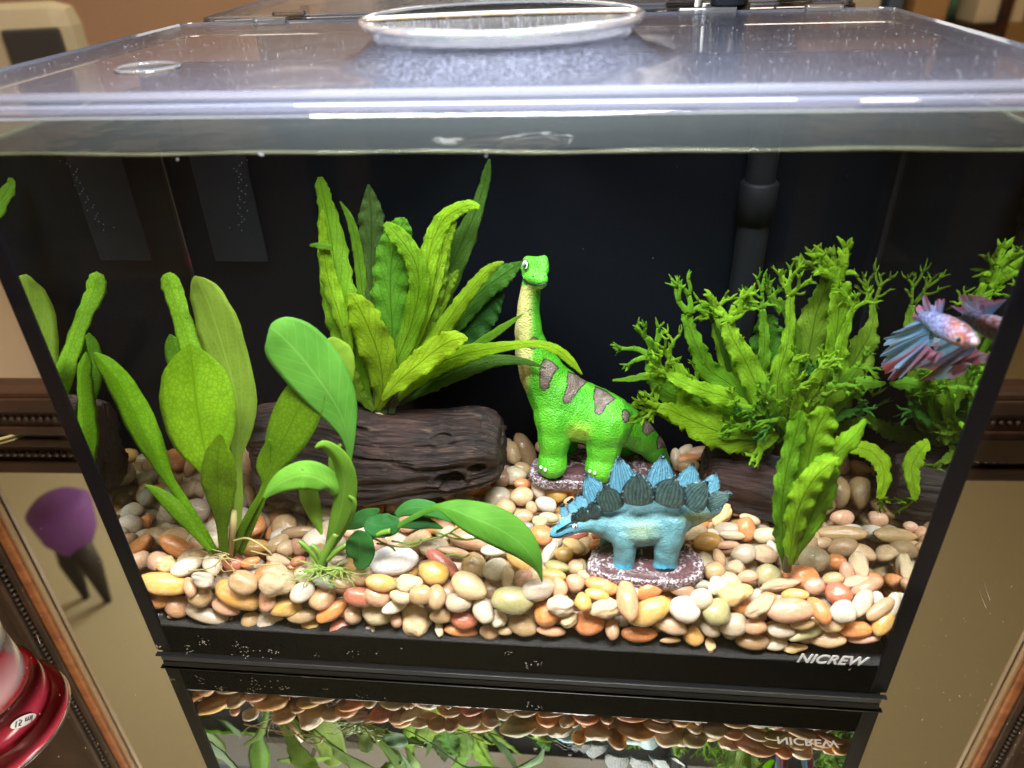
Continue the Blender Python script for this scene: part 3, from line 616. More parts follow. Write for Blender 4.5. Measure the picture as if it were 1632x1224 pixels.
PEB = """
B 1310 330 470 290 -12 X|A 580 570 470 220 5 Y|A 430 710 260 200 20 O|A 700 790 260 210 20 P|A 510 885 230 110 -10 S|A 635 895 60 40 0 P|A 935 700 240 190 0 T|A 1310 680 500 240 28 Y|A 1000 880 440 150 12 L|A 960 530 220 150 20 G r
A 1070 370 250 190 80 W|A 1265 355 210 170 0 R|A 590 370 190 150 0 Y r|A 800 390 320 170 -30 W|A 720 220 400 190 30 O|A 1490 200 270 150 -10 Y|A 1380 560 300 240 20 C|A 440 340 200 200 0 P|A 1200 800 280 170 20 P|A 1440 930 180 170 0 C|A 1310 970 200 150 0 P
A 1080 130 200 190 0 W|A 1440 350 180 100 -20 O|A 460 120 300 220 0 T|A 730 70 240 140 10 C|A 900 170 180 140 45 P|A 930 290 200 120 0 C|A 830 600 200 120 80 P|A 280 560 150 130 60 W
B 130 530 340 320 10 T r|B 390 480 180 140 20 L|B 390 650 250 200 -40 W|B 230 800 310 190 -5 Y|B 590 710 280 220 -35 P|B 630 540 310 140 18 G|B 960 700 310 200 12 R|B 495 1015 290 170 5 Y|B 80 950 300 240 -10 W|B 240 1010 260 120 -5 L|B 700 830 350 170 -35 O|B 1520 930 330 270 70 C r|B 1310 800 260 130 -25 W|B 1140 880 290 200 5 L|B 890 880 190 180 10 C
B 1170 560 330 170 5 Y|B 1130 700 260 180 15 P|B 980 500 220 170 -10 T|B 140 330 240 110 15 P r|B 220 210 190 160 -20 C|B 350 190 170 150 60 P|B 350 340 150 100 -20 R|B 750 160 180 160 60 L|B 400 880 320 160 -5 T|B 40 720 240 170 85 P|B 800 1010 320 190 -10 R|B 1130 1045 340 130 0 L|B 1370 700 230 130 15 L|B 1450 560 250 170 -10 C r|B 1330 940 140 120 80 P|B 1570 680 230 200 0 T|B 750 340 180 100 5 L|B 760 560 180 100 30 T|B 350 50 340 120 -5 T|B 870 60 180 100 0 P
D 380 750 280 200 5 L|D 930 730 420 270 3 V|D 630 820 290 200 82 W|D 130 450 320 240 25 Y|D 490 590 380 250 25 C|D 440 930 270 180 10 R|D 200 885 210 150 0 T|D 190 1020 170 80 85 L r|D 410 1040 330 130 5 O|D 780 920 170 160 10 W r|D 690 1050 210 150 10 C|D 1020 980 310 210 10 T|D 850 1040 150 90 0 C|D 1410 780 270 200 8 L r|D 1270 860 280 260 10 O|D 1480 930 180 140 -30 C r|D 1320 1040 300 110 5 P|D 160 700 240 190 85 T
D 1190 620 350 220 -15 L|D 870 490 230 130 82 T r|D 1040 510 200 180 -20 P|D 540 380 270 240 80 T|D 750 430 260 230 -15 W|D 230 370 400 160 40 R|D 780 220 360 130 -8 W|D 130 200 290 190 -10 L|D 500 120 420 200 10 P|D 1390 600 200 160 80 P|D 1550 560 190 180 0 P|D 1320 490 280 140 10 Y|D 1370 400 230 130 10 V|D 1560 400 160 150 0 C|D 1300 240 260 110 -60 W r|D 1000 350 300 150 30 Y|D 1210 90 210 180 30 O|D 1430 270 200 150 20 Y|D 1540 190 240 130 25 Y r|D 330 250 330 100 10 T
E 240 520 350 180 15 O|E 720 780 450 250 -25 Y|E 1240 660 230 200 0 W|E 290 740 310 190 -5 C r|E 60 680 190 160 80 Y|E 1070 760 290 270 10 W|E 1390 790 290 260 -25 V|E 1560 920 300 230 -5 L|E 120 890 300 270 -15 O|E 350 960 200 140 85 P|E 620 1010 360 150 0 O|E 930 920 330 180 20 C|E 1160 1020 210 200 0 Y|E 1330 960 200 150 30 L|E 1330 1110 150 90 80 Y r|E 500 670 380 210 82 P|E 700 560 290 190 -20 O|E 200 610 250 110 15 Y
E 1420 530 220 180 -15 W r|E 1570 600 330 220 -15 Y r|E 1050 570 260 130 15 B|E 990 510 200 170 0 L|E 1240 510 260 100 10 G|E 1370 380 200 190 0 T|E 800 510 260 110 25 Y|E 380 480 140 110 0 C|E 80 420 160 110 0 C|E 30 330 150 130 80 C|E 200 110 180 110 -10 O|E 1300 90 280 180 -10 Y|E 1500 120 240 80 0 P|E 1420 240 190 110 65 C|E 930 1070 200 60 0 T|E 1550 20 240 90 5 L|E 1570 340 160 140 0 B r
F 490 690 420 210 0 P|F 760 690 260 150 60 O|F 970 700 220 200 0 W|F 1310 680 290 130 -35 C|F 1345 800 270 160 -55 Y|F 1090 860 280 160 0 O|F 830 950 330 140 5 C|F 640 900 300 100 -15 V|F 420 870 250 130 10 L|F 380 1000 200 110 -5 W|F 545 1030 200 80 -8 Y r|F 170 970 330 150 0 B|F 880 800 200 170 0 C|F 620 810 220 110 0 T|F 180 840 220 140 0 P|F 240 640 290 140 -35 T r|F 940 540 240 190 20 R|F 1150 630 280 150 -60 W|F 1290 600 150 110 80 W|F 1480 650 240 120 -70 W|F 1160 950 250 80 0 P
F 550 550 230 110 5 Y|F 430 460 370 100 -10 B r|F 310 370 220 190 0 V|F 600 390 300 210 15 O|F 720 470 200 160 0 P|F 1190 480 280 140 -25 P|F 720 240 250 240 0 L|F 980 130 270 170 0 T|F 920 260 180 140 20 O|F 1010 340 190 120 70 P|F 890 410 180 120 0 C|F 1120 290 260 150 80 C r|F 1090 440 260 110 -10 P r|F 280 190 220 160 20 P r|F 80 180 230 170 0 L|F 340 130 130 100 80 W|F 40 310 150 120 80 T|F 120 390 180 110 0 P|F 790 90 150 100 0 C|F 660 90 170 160 20 C|F 320 570 130 80 20 O
H 970 780 270 250 0 L|H 1180 960 260 220 0 W|H 860 560 240 180 0 T|H 880 460 200 140 0 C|H 1410 300 330 170 85 P|H 1400 500 200 180 0 C|H 1390 680 190 150 80 G|H 1490 620 240 120 80 T|H 870 340 180 150 0 C
J 310 120 190 150 80 L|J 470 230 330 190 65 T|J 350 320 230 170 70 C|J 440 480 180 150 20 T|J 370 540 220 190 0 L|J 240 560 200 180 0 B|J 440 620 190 110 0 O|J 430 740 230 180 -15 C|J 200 760 250 220 0 L|J 280 850 200 170 10 C|J 610 670 190 160 70 W|J 780 690 230 210 20 Y|J 950 610 270 220 80 O|J 670 820 200 160 20 W|J 460 940 200 150 0 P|J 530 850 130 110 70 C|J 610 990 150 110 0 V r|J 490 1040 120 90 0 G|J 700 950 200 100 10 L|J 620 1100 220 160 0 O|J 980 230 200 80 0 T|J 610 260 100 90 80 C|J 960 1120 260 100 -15 R|J 1160 1200 140 90 0 P|J 1180 1110 120 100 0 R|J 900 780 120 70 -30 C
K 100 80 120 60 -40 L|K 190 80 140 80 -10 P|K 120 150 150 60 -10 O|K 130 190 120 80 0 C|K 60 150 120 60 85 L|K 320 460 150 90 -60 Y r|K 150 560 160 90 -15 C r|K 360 550 170 95 0 L|K 450 545 140 120 80 O|K 570 580 140 90 0 L|K 480 490 120 60 20 C|K 850 510 90 60 0 P|K 980 570 290 90 3 T|K 1000 480 120 90 0 P|K 900 630 100 80 0 C|K 1040 190 110 80 80 P|K 1070 340 180 130 80 T|K 820 600 110 100 0 C
"""  # the yellow chip below the bed stands for a bright reflected spot
PEBM = {}
def pebble_mesh(kind, k):
    key = (kind, k)
    if key in PEBM: return PEBM[key]
    bm = bmesh.new(); bmesh.ops.create_icosphere(bm, subdivisions=3 if kind == 's' else 4, radius=1.0)
    rr = random.Random(100 * k + (7 if kind == 's' else 3)); off = Vector([rr.uniform(-50, 50) for _ in range(3)])
    ta, tb_ = rr.uniform(-0.22, 0.22), rr.uniform(-0.15, 0.15)
    for v in bm.verts:
        c = v.co.copy(); d = c.normalized()
        if kind == 's': s_ = 1 + 0.17 * noise.noise(d * 0.95 + off) + 0.04 * noise.noise(d * 2.6 + off)
        else:
            s_ = 1 + 0.26 * noise.noise(d * 1.4 + off) + 0.07 * noise.noise(d * 4 + off) + 0.03 * noise.noise(d * 11 + off)
            cell = noise.cell_vector(d * 1.6 + off); s_ -= 0.05 * (cell.x - 0.5)
        c = d * s_; c.y *= 1 + ta * c.x; c.z *= 1 + tb_ * c.x; v.co = c
    me = bpy.data.meshes.new('pebble' if kind == 's' else 'rough_pebble')
    if kind == 'r':
        bmesh.ops.smooth_vert(bm, verts=bm.verts, factor=0.5, use_axis_x=True, use_axis_y=True, use_axis_z=True)
    bm.to_mesh(me); bm.free(); me.shade_smooth(); me.materials.append(M['pebble'] if kind == 's' else M['pebble_rough'])
    PEBM[key] = me; return me
ZS = 0.0565                                      # level of the pebble bed
placed = []                                      # centre, mean radius
FR = 0.0052
def surf_z(x, y):
    z = ZS
    if y > 0.095: z += (y - 0.095) * 0.10
    if x > 0.33 and y > 0.06: z += 0.0
    return z
peb_items = []
def put_pebble(px, py, wl, hl, ang, ck, rough, rng, px_size=True, Pw=None, fill=False):
    d = ray(px, py)
    # first contact: front glass or bed surface
    tf = (FR - CAM.y) / d.y
    P = CAM + d * tf
    k = mpp(P); a, b = wl * k / 2 * 0.97, hl * k / 2 * 1.05; c = b * rng.uniform(0.80, 0.98)
    if P.z > surf_z(P.x, 0.01) - b * 0.55:       # lies on the bed
        t = (surf_z(0.2, 0.1 if py < 790 else 0.03) - 0.0035 - CAM.z) / d.z; P = CAM + d * t
        k = mpp(P); a, b = wl * k / 2 * 0.97, hl * k / 2 * 1.05; c = b * rng.uniform(0.80, 0.98)
        P = P + d * (c * 0.1)
    else:
        P = P + d * (c + 0.0006) / max(0.3, d.y) * 0.93
    for it in range(14):
        hit = False
        for Q, ra, rb in placed:
            if (P - Q).length < 0.42 * ((b + c) / 2 + rb) + 0.10 * (a + ra): hit = True; break
        if not hit: break
        P = P + d * 0.0016
    ymin = FR + c * 0.9
    if P.y < ymin: P = P + d * ((ymin - P.y) / d.y)
    P.x = min(max(P.x, 0.0022 + b * 0.8), 0.3978 - b * 0.8); P.y = min(P.y, YB - 0.003 - b * 0.7)
    k = mpp(P); a, b = wl * k / 2, hl * k / 2
    placed.append((P.copy(), a, (b + c) / 2))
    an = math.radians(ang)
    ax = (CR * math.cos(an) - CU * math.sin(an)); n_ = (-d); n_ = (n_ + Vector((rng.uniform(-.2, .2), rng.uniform(-.2, .2), 0.25))).normalized()
    ax = (ax - n_ * ax.dot(n_)).normalized(); ay = n_.cross(ax)
    R = Matrix((ax, ay, n_)).transposed().to_4x4() @ Matrix.Rotation(rng.choice((0, math.pi)), 4, 'Y')
    me = pebble_mesh('r' if rough else 's', rng.randrange(10 if not rough else 6))
    o = bpy.data.objects.new(me.name, me); COL.objects.link(o)
    o.matrix_world = Matrix.Translation(P) @ R @ Matrix.Diagonal((a * 1.04, b * 1.04, c, 1))
    base = PC[ck]; j = rng.uniform(0.88, 1.12) * (1.05 if rough else 1.0); o.color = (min(.85, base[0] * j), min(.82, base[1] * j * rng.uniform(.95, 1.05)), min(.8, base[2] * j * rng.uniform(.88, 1.1)), 1)
    peb_items.append((o, ck, rough, wl / max(hl, 1), wl, (px, py), P.copy()))
    return o
rng = random.Random(11)
LIST = []
for line in PEB.strip().splitlines():
    for tkn in line.split('|'):
        f = tkn.split(); ox, oy, s_ = REG[f[0]]
        x, y, a_, b_ = ox + float(f[1]) / s_, oy + float(f[2]) / s_, float(f[3]) / s_, float(f[4]) / s_
        LIST.append((x, y, a_, b_, float(f[5]), f[6], len(f) > 7))
for it in LIST: put_pebble(*it, rng)
# further pebbles that show between them
cand = []
for k in range(4000):
    x = rng.uniform(0.006, 0.394); y = rng.uniform(0.008, 0.136)
    cand.append((x, y, surf_z(x, y) - rng.uniform(0.004, 0.009)))
for k in range(1500):
    cand.append((rng.uniform(0.008, 0.392), rng.uniform(0.009, 0.016), rng.uniform(0.028, 0.052)))
nfill = 0
for x, y, z in cand:
    if nfill >= 104: break
    P = Vector((x, y, z)); r = rng.uniform(0.0055, 0.0085)
    if any((P - Q).length < 0.62 * (r + 0.5 * (ra + rb)) for Q, ra, rb in placed): continue
    px, py = proj(P); k = mpp(P)
    me = pebble_mesh('s', rng.randrange(10)); o = bpy.data.objects.new('pebble', me); COL.objects.link(o)
    o.matrix_world = Matrix.Translation(P) @ Matrix.Rotation(rng.uniform(0, 6.28), 4, 'Z') @ Matrix.Rotation(rng.uniform(-.6, .6), 4, 'X') @ Matrix.Diagonal((r * rng.uniform(1, 1.35), r, r * 0.72, 1))
    ck = rng.choice('CCWWLLPOYTCP'); base = PC[ck]; o.color = (*base, 1)
    placed.append((P, r, r)); peb_items.append((o, ck, False, 1.2, 2 * r / k, (px, py), P)); nfill += 1
# labels
LM = [('the left glass corner', 235, 950, 1), ('the sword plant stems', 362, 885, 1), ('the small rooted plant', 512, 905, 1), ('the big flat white stone', 628, 890, 1), ('the drooping leaf tip', 862, 920, 1),
      ('the blue dinosaur head', 885, 850, 1), ('the blue dinosaur base', 1030, 900, 1), ('the ruffled leaf foot', 1255, 905, 1), ('the right glass corner', 1440, 960, 1), ('the white lettering', 1325, 1052, 1),
      ('the large driftwood log', 790, 760, 1), ('the green dinosaur base', 900, 755, 1), ('the small driftwood log', 1180, 850, 1), ('the round dark leaf', 572, 877, 1), ('the log underside', 600, 840, 1), ('the green dinosaur tail', 1070, 720, 1)]
def shape_word(r, asp):
    return ('craggy' if r else ('round' if asp < 1.2 else ('oval' if asp < 1.7 else 'long narrow')))
def size_word(wl): return 'tiny' if wl < 22 else ('small' if wl < 34 else ('medium' if wl < 48 else 'large'))
labs = {}
for it in peb_items:
    o, ck, r, asp, wl, (px, py), P = it
    row = 'at the glass' if P.y < 0.0165 and P.z < 0.052 else ''
    lm = min(LM, key=lambda L: math.hypot(px - L[1], (py - L[2]) * 1.3)); dx, dy = px - lm[1], py - lm[2]
    if abs(dx) > abs(dy) * 1.2: rel = ('right of ' if dx > 0 else 'left of ')
    else: rel = ('below ' if dy > 0 else 'above ')
    base_l = f"{size_word(wl)} {PN[ck]} {shape_word(r, asp)} pebble"
    labs.setdefault((base_l, rel, lm[0], row), []).append((math.hypot(dx, dy), it))
ORD = ['nearest', 'second nearest', 'third nearest', 'fourth nearest', 'fifth nearest', 'sixth nearest']
for (bl, rel, lm, row), L in labs.items():
    L.sort(key=lambda q: q[0])
    for i, (dd, it) in enumerate(L):
        s_ = (f"{bl} {rel}{lm} {row}" if len(L) == 1 else f"{bl} {rel}{lm}{' ' + row if row else ''}, {ORD[min(i, 5)]}").strip()
        tag(it[0], s_, 'pebble', 'river pebbles on the tank floor')
# buried gravel, one mass
bm = bmesh.new(); lay = bm.verts.layers.float_color.new('paint')
for zz in (0.028, 0.034, 0.0405):
    x = 0.009
    while x < 0.393:
        y = 0.024 if zz > 0.03 else 0.019
        while y < 0.136:
            r = rng.uniform(0.0055, 0.0078); ck = rng.choice('CCWWLLTYPO')
            P = Vector((x + rng.uniform(-.003, .003), y + rng.uniform(-.003, .003), zz + rng.uniform(-.002, .002)))
            res = bmesh.ops.create_icosphere(bm, subdivisions=2, radius=r, matrix=Matrix.Translation(P) @ Matrix.Rotation(rng.uniform(0, 6), 4, 'Z') @ Matrix.Diagonal((1.2, 0.9, 0.75, 1)))
            for v in res['verts']: v[lay] = (*[q * 0.95 for q in PC[ck]], 1)
            y += 0.0115
        x += 0.0115
o = from_bm('gravel_bed', bm, M['gravel']); o['kind'] = 'stuff'; o['label'] = 'mixed gravel filling the tank beneath the top pebbles'
#@@PART4
# ------------------------------------------------------------------ driftwood
def loft_log(name, secs, mat, parent, nlong=150, nround=90, amp=0.0016, hole=None, seed=0.0):
    # secs: (centre, ry, rz, tilt) along the log; closed displaced loft
    rows = catmull([(*c, a, b) for c, a, b in secs], nlong)
    bm = bmesh.new(); R = []
    for i, (x, y, z, a, b) in enumerate(rows):
        u = i / (nlong - 1); ring = []
        for k in range(nround):
            th = 2 * math.pi * k / nround; cy, sz = math.cos(th), math.sin(th)
            e = 0.72
            dy = math.copysign(abs(cy) ** e, cy); dz = math.copysign(abs(sz) ** e, sz)
            gx = x * 9 + seed
            n1 = noise.noise(Vector((gx * 1.3, dy * 1.3, dz * 1.3))) * 3.6 + noise.cell_vector(Vector((gx * 1.7 + dz * 0.6, dy * 1.6, dz * 1.9))).x * 1.1 - 0.5
            n2 = noise.noise(Vector((gx * 0.9, dy * 5, dz * 5 + seed))) * 1.3
            n3 = noise.noise(Vector((gx * 3.0, dy * 14, dz * 14))) * 0.55 + abs(noise.noise(Vector((gx * 1.4, dy * 16, dz * 16)))) * -0.55 + abs(noise.noise(Vector((gx * 2.2, dy * 9, dz * 7 + 4)))) * -1.0 + 0.18 * noise.noise(Vector((gx * 9, dy * 40, dz * 40)))
            d = amp * (n1 + n2 + n3)
            P = Vector((x, y + dy * (a + d), z + dz * (b + d)))
            if hole:
                for (hx, hz, hr, hd) in hole:
                    if cy < 0:
                        rr_ = math.hypot((P.x - hx) / 1.5, P.z - hz); q = rr_ / hr + 0.35 * noise.noise(Vector((P.x * 160, P.z * 160, 5)))
                        if q < 1.6: P.y += hd * max(0.0, 1 - q) ** 0.7 if q < 1 else -hd * 0.12 * math.sin((q - 1) / 0.6 * math.pi)
            ring.append(bm.verts.new(P))
        R.append(ring)
    for a, b in zip(R, R[1:]):
        for k in range(nround): bm.faces.new((a[k], a[(k + 1) % nround], b[(k + 1) % nround], b[k]))
    for ring, s_ in ((R[0], -1), (R[-1], 1)):
        prev = ring; cen = sum((v.co for v in ring), Vector()) / nround
        for q in (0.93, 0.7, 0.4):
            nr = [bm.verts.new(cen + (v.co - cen) * q + Vector((s_ * (0.0012 + 0.0016 * noise.noise(v.co * 150 * q)) * (1 if q < 0.95 else 0), 0, 0))) for v in ring]
            for k in range(nround):
                f = (prev[k], prev[(k + 1) % nround], nr[(k + 1) % nround], nr[k]); bm.faces.new(f if s_ > 0 else f[::-1])
            prev = nr
        bm.faces.new(prev)
    bmesh.ops.recalc_face_normals(bm, faces=bm.faces)
    return from_bm(name, bm, mat, parent)
YL = 0.084
def lx(px, py, y): return at(px, py, Y=y)
dwl = empty('driftwood_log', (0.13, YL, 0.056)); tag(dwl, 'large dark brown driftwood log with a knot hole, fern growing on its top', 'driftwood')
secs = []
for (xt, yt, xb, yb, yc, ry) in ((397, 645, 424, 806, 0.080, 0.016), (420, 640, 438, 818, 0.079, 0.019), (500, 630, 500, 826, 0.079, 0.021), (600, 655, 600, 822, 0.080, 0.022), (690, 658, 680, 812, 0.082, 0.022), (770, 655, 748, 800, 0.084, 0.020), (802, 668, 782, 784, 0.086, 0.018), (807, 682, 792, 768, 0.087, 0.0145)):
    T = at(xt, yt, Y=yc + ry * 0.35); B = at(xb, yb, Y=yc - ry)
    c = ((T.x + B.x) / 2, yc, (T.z + B.z) / 2); secs.append((c, ry, max(0.004, (T.z - B.z) / 2)))
hc = at(718, 765, Y=0.062); h2 = at(640, 742, Y=0.062); h3 = at(700, 708, Y=0.062); h4 = at(758, 752, Y=0.062); h5 = at(560, 700, Y=0.062)
loft_log('log_body', secs, M['drift'], dwl, 260, 200, 0.0019, hole=[(hc.x, hc.z, 0.0050, 0.010), (h2.x, h2.z, 0.0050, 0.0035), (h3.x, h3.z, 0.0035, 0.003), (h4.x, h4.z, 0.0035, 0.005), (h5.x, h5.z, 0.005, 0.003)], seed=3.3)
P0 = at(590, 657, Y=0.088)
bm = bmesh.new(); bmesh.ops.create_icosphere(bm, subdivisions=3, radius=1, matrix=Matrix.Translation(P0 + Vector((0.003, 0, -0.0015))) @ Matrix.Diagonal((0.0095, 0.008, 0.0035, 1)))
for v in bm.verts: v.co += v.co.normalized() * 0.0015 * noise.noise(v.co * 160)
from_bm('root_pad', bm, plain('pale_root_pad', (0.34, 0.30, 0.14), 0.6), dwl)
dws = empty('driftwood_log', (0.32, 0.10, 0.056)); tag(dws, 'small red-brown driftwood block behind the blue dinosaur, under the frilly fern', 'driftwood')
secs = []
for (xt, yt, xb, yb, yc, ry) in ((1118, 722, 1130, 790, 0.100, 0.010), (1135, 704, 1150, 822, 0.096, 0.017), (1220, 708, 1220, 848, 0.094, 0.021), (1290, 705, 1282, 852, 0.094, 0.021), (1325, 712, 1310, 838, 0.096, 0.016)):
    T = at(xt, yt, Y=yc + ry * 0.35); B = at(xb, yb, Y=yc - ry)
    secs.append((((T.x + B.x) / 2, yc, (T.z + B.z) / 2), ry, max(0.004, (T.z - B.z) / 2)))
loft_log('log_body', secs, M['drift_red'], dws, 150, 130, 0.0014, seed=9.1)
bm = bmesh.new(); P1 = at(1240, 722, Y=0.088); lathe(bm, [(0.007, P1.z - 0.006), (0.0088, P1.z + 0.0035), (0.0080, P1.z + 0.0035), (0.006, P1.z - 0.004)], P1.x, P1.y, 32); from_bm('plant_cup', bm, M['smoke'], dws)

# ------------------------------------------------------------------ leaves
def ribbon(bm, pts, uvl, n=26, m=8, vx=0.25, jag=0.0, fold=0.12, curl=0.0, wave=0.0, wf=9.0, twist=0.0, seed=0.0, round_tip=False):
    C = catmull([(p[0], p[1], p[2], p[3]) for p in pts], n)
    P = []
    for x, y, yy, w_ in C:
        q = at(x, y, Y=yy); P.append((q, max(w_, 0.6) * mpp(q) * 0.5))
    rows = []
    for i in range(n):
        p, hw = P[i]; T = (P[min(i + 1, n - 1)][0] - P[max(i - 1, 0)][0]).normalized(); u = i / (n - 1)
        V = (CAM - p).normalized(); V.x *= vx; Sd = T.cross(V)
        if Sd.length < 1e-4: Sd = T.cross(Vector((0, 0, 1)))
        Sd.normalize(); Nn = Sd.cross(T).normalized()
        a = twist * (u - 0.35) + 0.35 * noise.noise(Vector((seed, u * 2, 1.0)))
        S2 = Sd * math.cos(a) + Nn * math.sin(a); N2 = Nn * math.cos(a) - Sd * math.sin(a)
        row = []
        for j in range(m + 1):
            s_ = -1 + 2 * j / m; e = abs(s_)
            off = hw * (fold * e ** 1.3 * -1 + curl * s_ * e) + wave * hw * (e ** 2) * math.sin(wf * u * 6.28 + seed * 3 + (1.7 if s_ > 0 else 0)) + 0.10 * hw * noise.noise(Vector((u * 5, s_ * 1.5, seed)))
            wj = 1 + ((wave * 0.25 * math.sin(wf * u * 12 + seed) + jag * noise.noise(Vector((u * 34, s_ * 3, seed))) + jag * 0.6 * noise.noise(Vector((u * 80, s_ * 3, seed)))) if e > 0.7 else 0)
            row.append(bm.verts.new(p + S2 * hw * s_ * wj + N2 * off))
        rows.append(row)
    for i in range(n - 1):
        for j in range(m):
            f = bm.faces.new((rows[i][j], rows[i][j + 1], rows[i + 1][j + 1], rows[i + 1][j])); f.smooth = True
            for lp_, (a, b) in zip(f.loops, ((i, j), (i, j + 1), (i + 1, j + 1), (i + 1, j))): lp_[uvl].uv = (a / (n - 1), b / m)
def leaf(pts, col, mat, parent, name='leaf', thick=0.00022, extra=None, **kw):
    bm = bmesh.new(); uvl = bm.loops.layers.uv.new('UVMap'); ribbon(bm, pts, uvl, **kw)
    for ex in (extra or []): ribbon(bm, ex[0], uvl, **ex[1])
    o = from_bm(name, bm, mat, parent); o.color = (*col, 1)
    md = o.modifiers.new('s', 'SOLIDIFY'); md.thickness = thick; md.offset = 0
    return o
G1, G2, G3, G4 = (0.20, 0.42, 0.015), (0.15, 0.36, 0.02), (0.30, 0.50, 0.03), (0.075, 0.26, 0.03)
# --- sword plant
b = at(352, 884, Y=0.021); sw = empty('sword_plant', b); tag(sw, 'broad-leaved green sword plant rooted in the pebbles at the left', 'plant')
L = M['leaf']
leaf([(372, 884, .026, 11), (380, 800, .040, 14), (377, 730, .050, 18), (381, 690, .054, 38), (378, 640, .058, 62), (360, 570, .062, 72), (342, 510, .065, 78), (325, 465, .067, 56), (314, 446, .067, 22), (311, 440, .067, 2)], (0.224, 0.356, 0.033), M['leaf_pale'], sw, wave=.05, seed=1, twist=.3)
leaf([(352, 830, .032, 10), (340, 720, .038, 24), (318, 610, .055, 38), (300, 545, .066, 34), (286, 500, .074, 30), (276, 470, .080, 34), (268, 447, .083, 32), (264, 436, .085, 14)], (0.267, 0.524, 0.024), L, sw, fold=.2, wave=.12, seed=2)
leaf([(340, 760, .034, 8), (312, 640, .058, 34), (290, 580, .064, 46), (277, 550, .066, 32), (271, 533, .067, 3)], G2, L, sw, seed=3)
leaf([(358, 884, .021, 14), (350, 830, .020, 16), (342, 785, .021, 18), (334, 745, .023, 46), (322, 700, .029, 100), (313, 645, .037, 119), (308, 600, .044, 104), (305, 572, .048, 66), (304, 554, .051, 24), (303, 547, .052, 3)], (0.199, 0.397, 0.006), L, sw, m=12, fold=.10, wave=.03, seed=4)
leaf([(356, 884, .018, 15), (353, 840, .017, 20), (349, 800, .016, 44), (346, 765, .016, 59), (347, 730, .016, 50), (350, 705, .017, 24), (352, 691, .017, 3)], (0.193, 0.371, 0.008), L, sw, fold=.22, wave=.05, seed=5)
leaf([(345, 884, .020, 11), (318, 840, .022, 14), (292, 800, .025, 16), (268, 765, .027, 18), (248, 728, .029, 34), (228, 688, .031, 46), (205, 640, .033, 44), (180, 598, .034, 36), (160, 574, .035, 22), (150, 562, .035, 3)], (0.193, 0.439, 0.010), L, sw, fold=.35, wave=.06, seed=6)
leaf([(336, 880, .016, 7), (312, 850, .017, 14), (288, 820, .018, 25), (262, 795, .020, 22), (244, 780, .021, 12), (231, 773, .022, 2)], (0.162, 0.355, 0.010), L, sw, fold=.3, seed=7)
leaf([(368, 884, .021, 14), (392, 830, .022, 13), (418, 785, .024, 12), (432, 748, .026, 26), (447, 712, .028, 60), (466, 672, .030, 76), (484, 635, .032, 70), (500, 605, .034, 44), (508, 585, .035, 10)], (0.162, 0.338, 0.010), L, sw, fold=.12, seed=8)
leaf([(381, 884, .023, 10), (400, 840, .023, 11), (420, 795, .024, 9), (425, 765, .025, 22), (420, 740, .026, 24), (424, 715, .027, 12), (430, 700, .027, 3)], (0.177, 0.355, 0.010), L, sw, seed=9)
bm = bmesh.new()
tube(bm, [at(x, y, Y=0.020) for x, y in ((366, 884), (372, 840), (371, 815))], 0.0019, 8); from_bm('cut_stalk', bm, M['root'], sw)
def roots(parent, cx, cy, Y, n, L, seed, mat='root', up=0.0, spread=1.0, r=0.00035):
    rr = random.Random(seed); bm = bmesh.new()
    for k in range(n):
        a = rr.uniform(-math.pi, 0.2) if up == 0 else rr.uniform(-math.pi, math.pi)
        p = at(cx + rr.uniform(-8, 8), cy, Y=Y); pts = [p]; d = Vector((math.cos(a) * spread, -abs(math.sin(a)) * 0.5, up)).normalized()
        for q in range(7):
            d = (d + Vector((rr.uniform(-.7, .7), rr.uniform(-.4, .4), rr.uniform(-.35, .25)))).normalized(); p = p + d * L / 7; 
            p = Vector((p.x, max(p.y, 0.0055), max(p.z, 0.052))); pts.append(p)
        pts = [Vector(c) for c in catmull(pts, 16)]; tube(bm, pts, [r * (1.25 - 0.05 * i) for i in range(16)], 5)
    return from_bm('roots', bm, M[mat], parent)
roots(sw, 360, 884, 0.017, 7, 0.030, 3, r=0.00024)
bm = bmesh.new(); tube(bm, [Vector(c) for c in catmull([at(x, y, Y=yy) for x, y, yy in ((372, 862, .016), (395, 858, .012), (420, 872, .010), (432, 885, .010), (400, 878, .012))], 30)], 0.0005, 6)
tube(bm, [Vector(c) for c in catmull([at(x, y, Y=yy) for x, y, yy in ((300, 910, .008), (335, 905, .008), (360, 890, .010), (400, 900, .008), (446, 899, .008))], 30)], 0.00035, 6)
from_bm('runner', bm, M['root'], sw)
# --- rooted anubias-like plant in the middle
ab = empty('young_plant', at(514, 905, Y=0.019)); tag(ab, 'young bright green plant with twisted curling leaves rooted centre left', 'plant')
LA = M['leaf_anubias']
leaf([(548, 790, .026, 8), (552, 765, .027, 8), (557, 725, .030, 9), (554, 692, .031, 26), (541, 655, .032, 60), (519, 618, .033, 86), (490, 580, .034, 98), (462, 548, .034, 92), (444, 530, .034, 66), (434, 523, .034, 34), (430, 521, .034, 8)], (.10, .31, .035), LA, ab, m=12, fold=.13, seed=11)
leaf([(549, 640, .050, 4), (552, 600, .050, 24), (545, 578, .050, 42), (535, 560, .050, 46), (528, 546, .050, 26), (522, 540, .050, 4)], (.22, .38, .03), LA, ab, seed=12)
leaf([(533, 790, .018, 10), (527, 775, .017, 36), (507, 762, .016, 46), (482, 757, .014, 46), (455, 765, .013, 38), (434, 779, .012, 22), (419, 795, .012, 3)], (.16, .42, .04), LA, ab, fold=.25, curl=.1, seed=13)
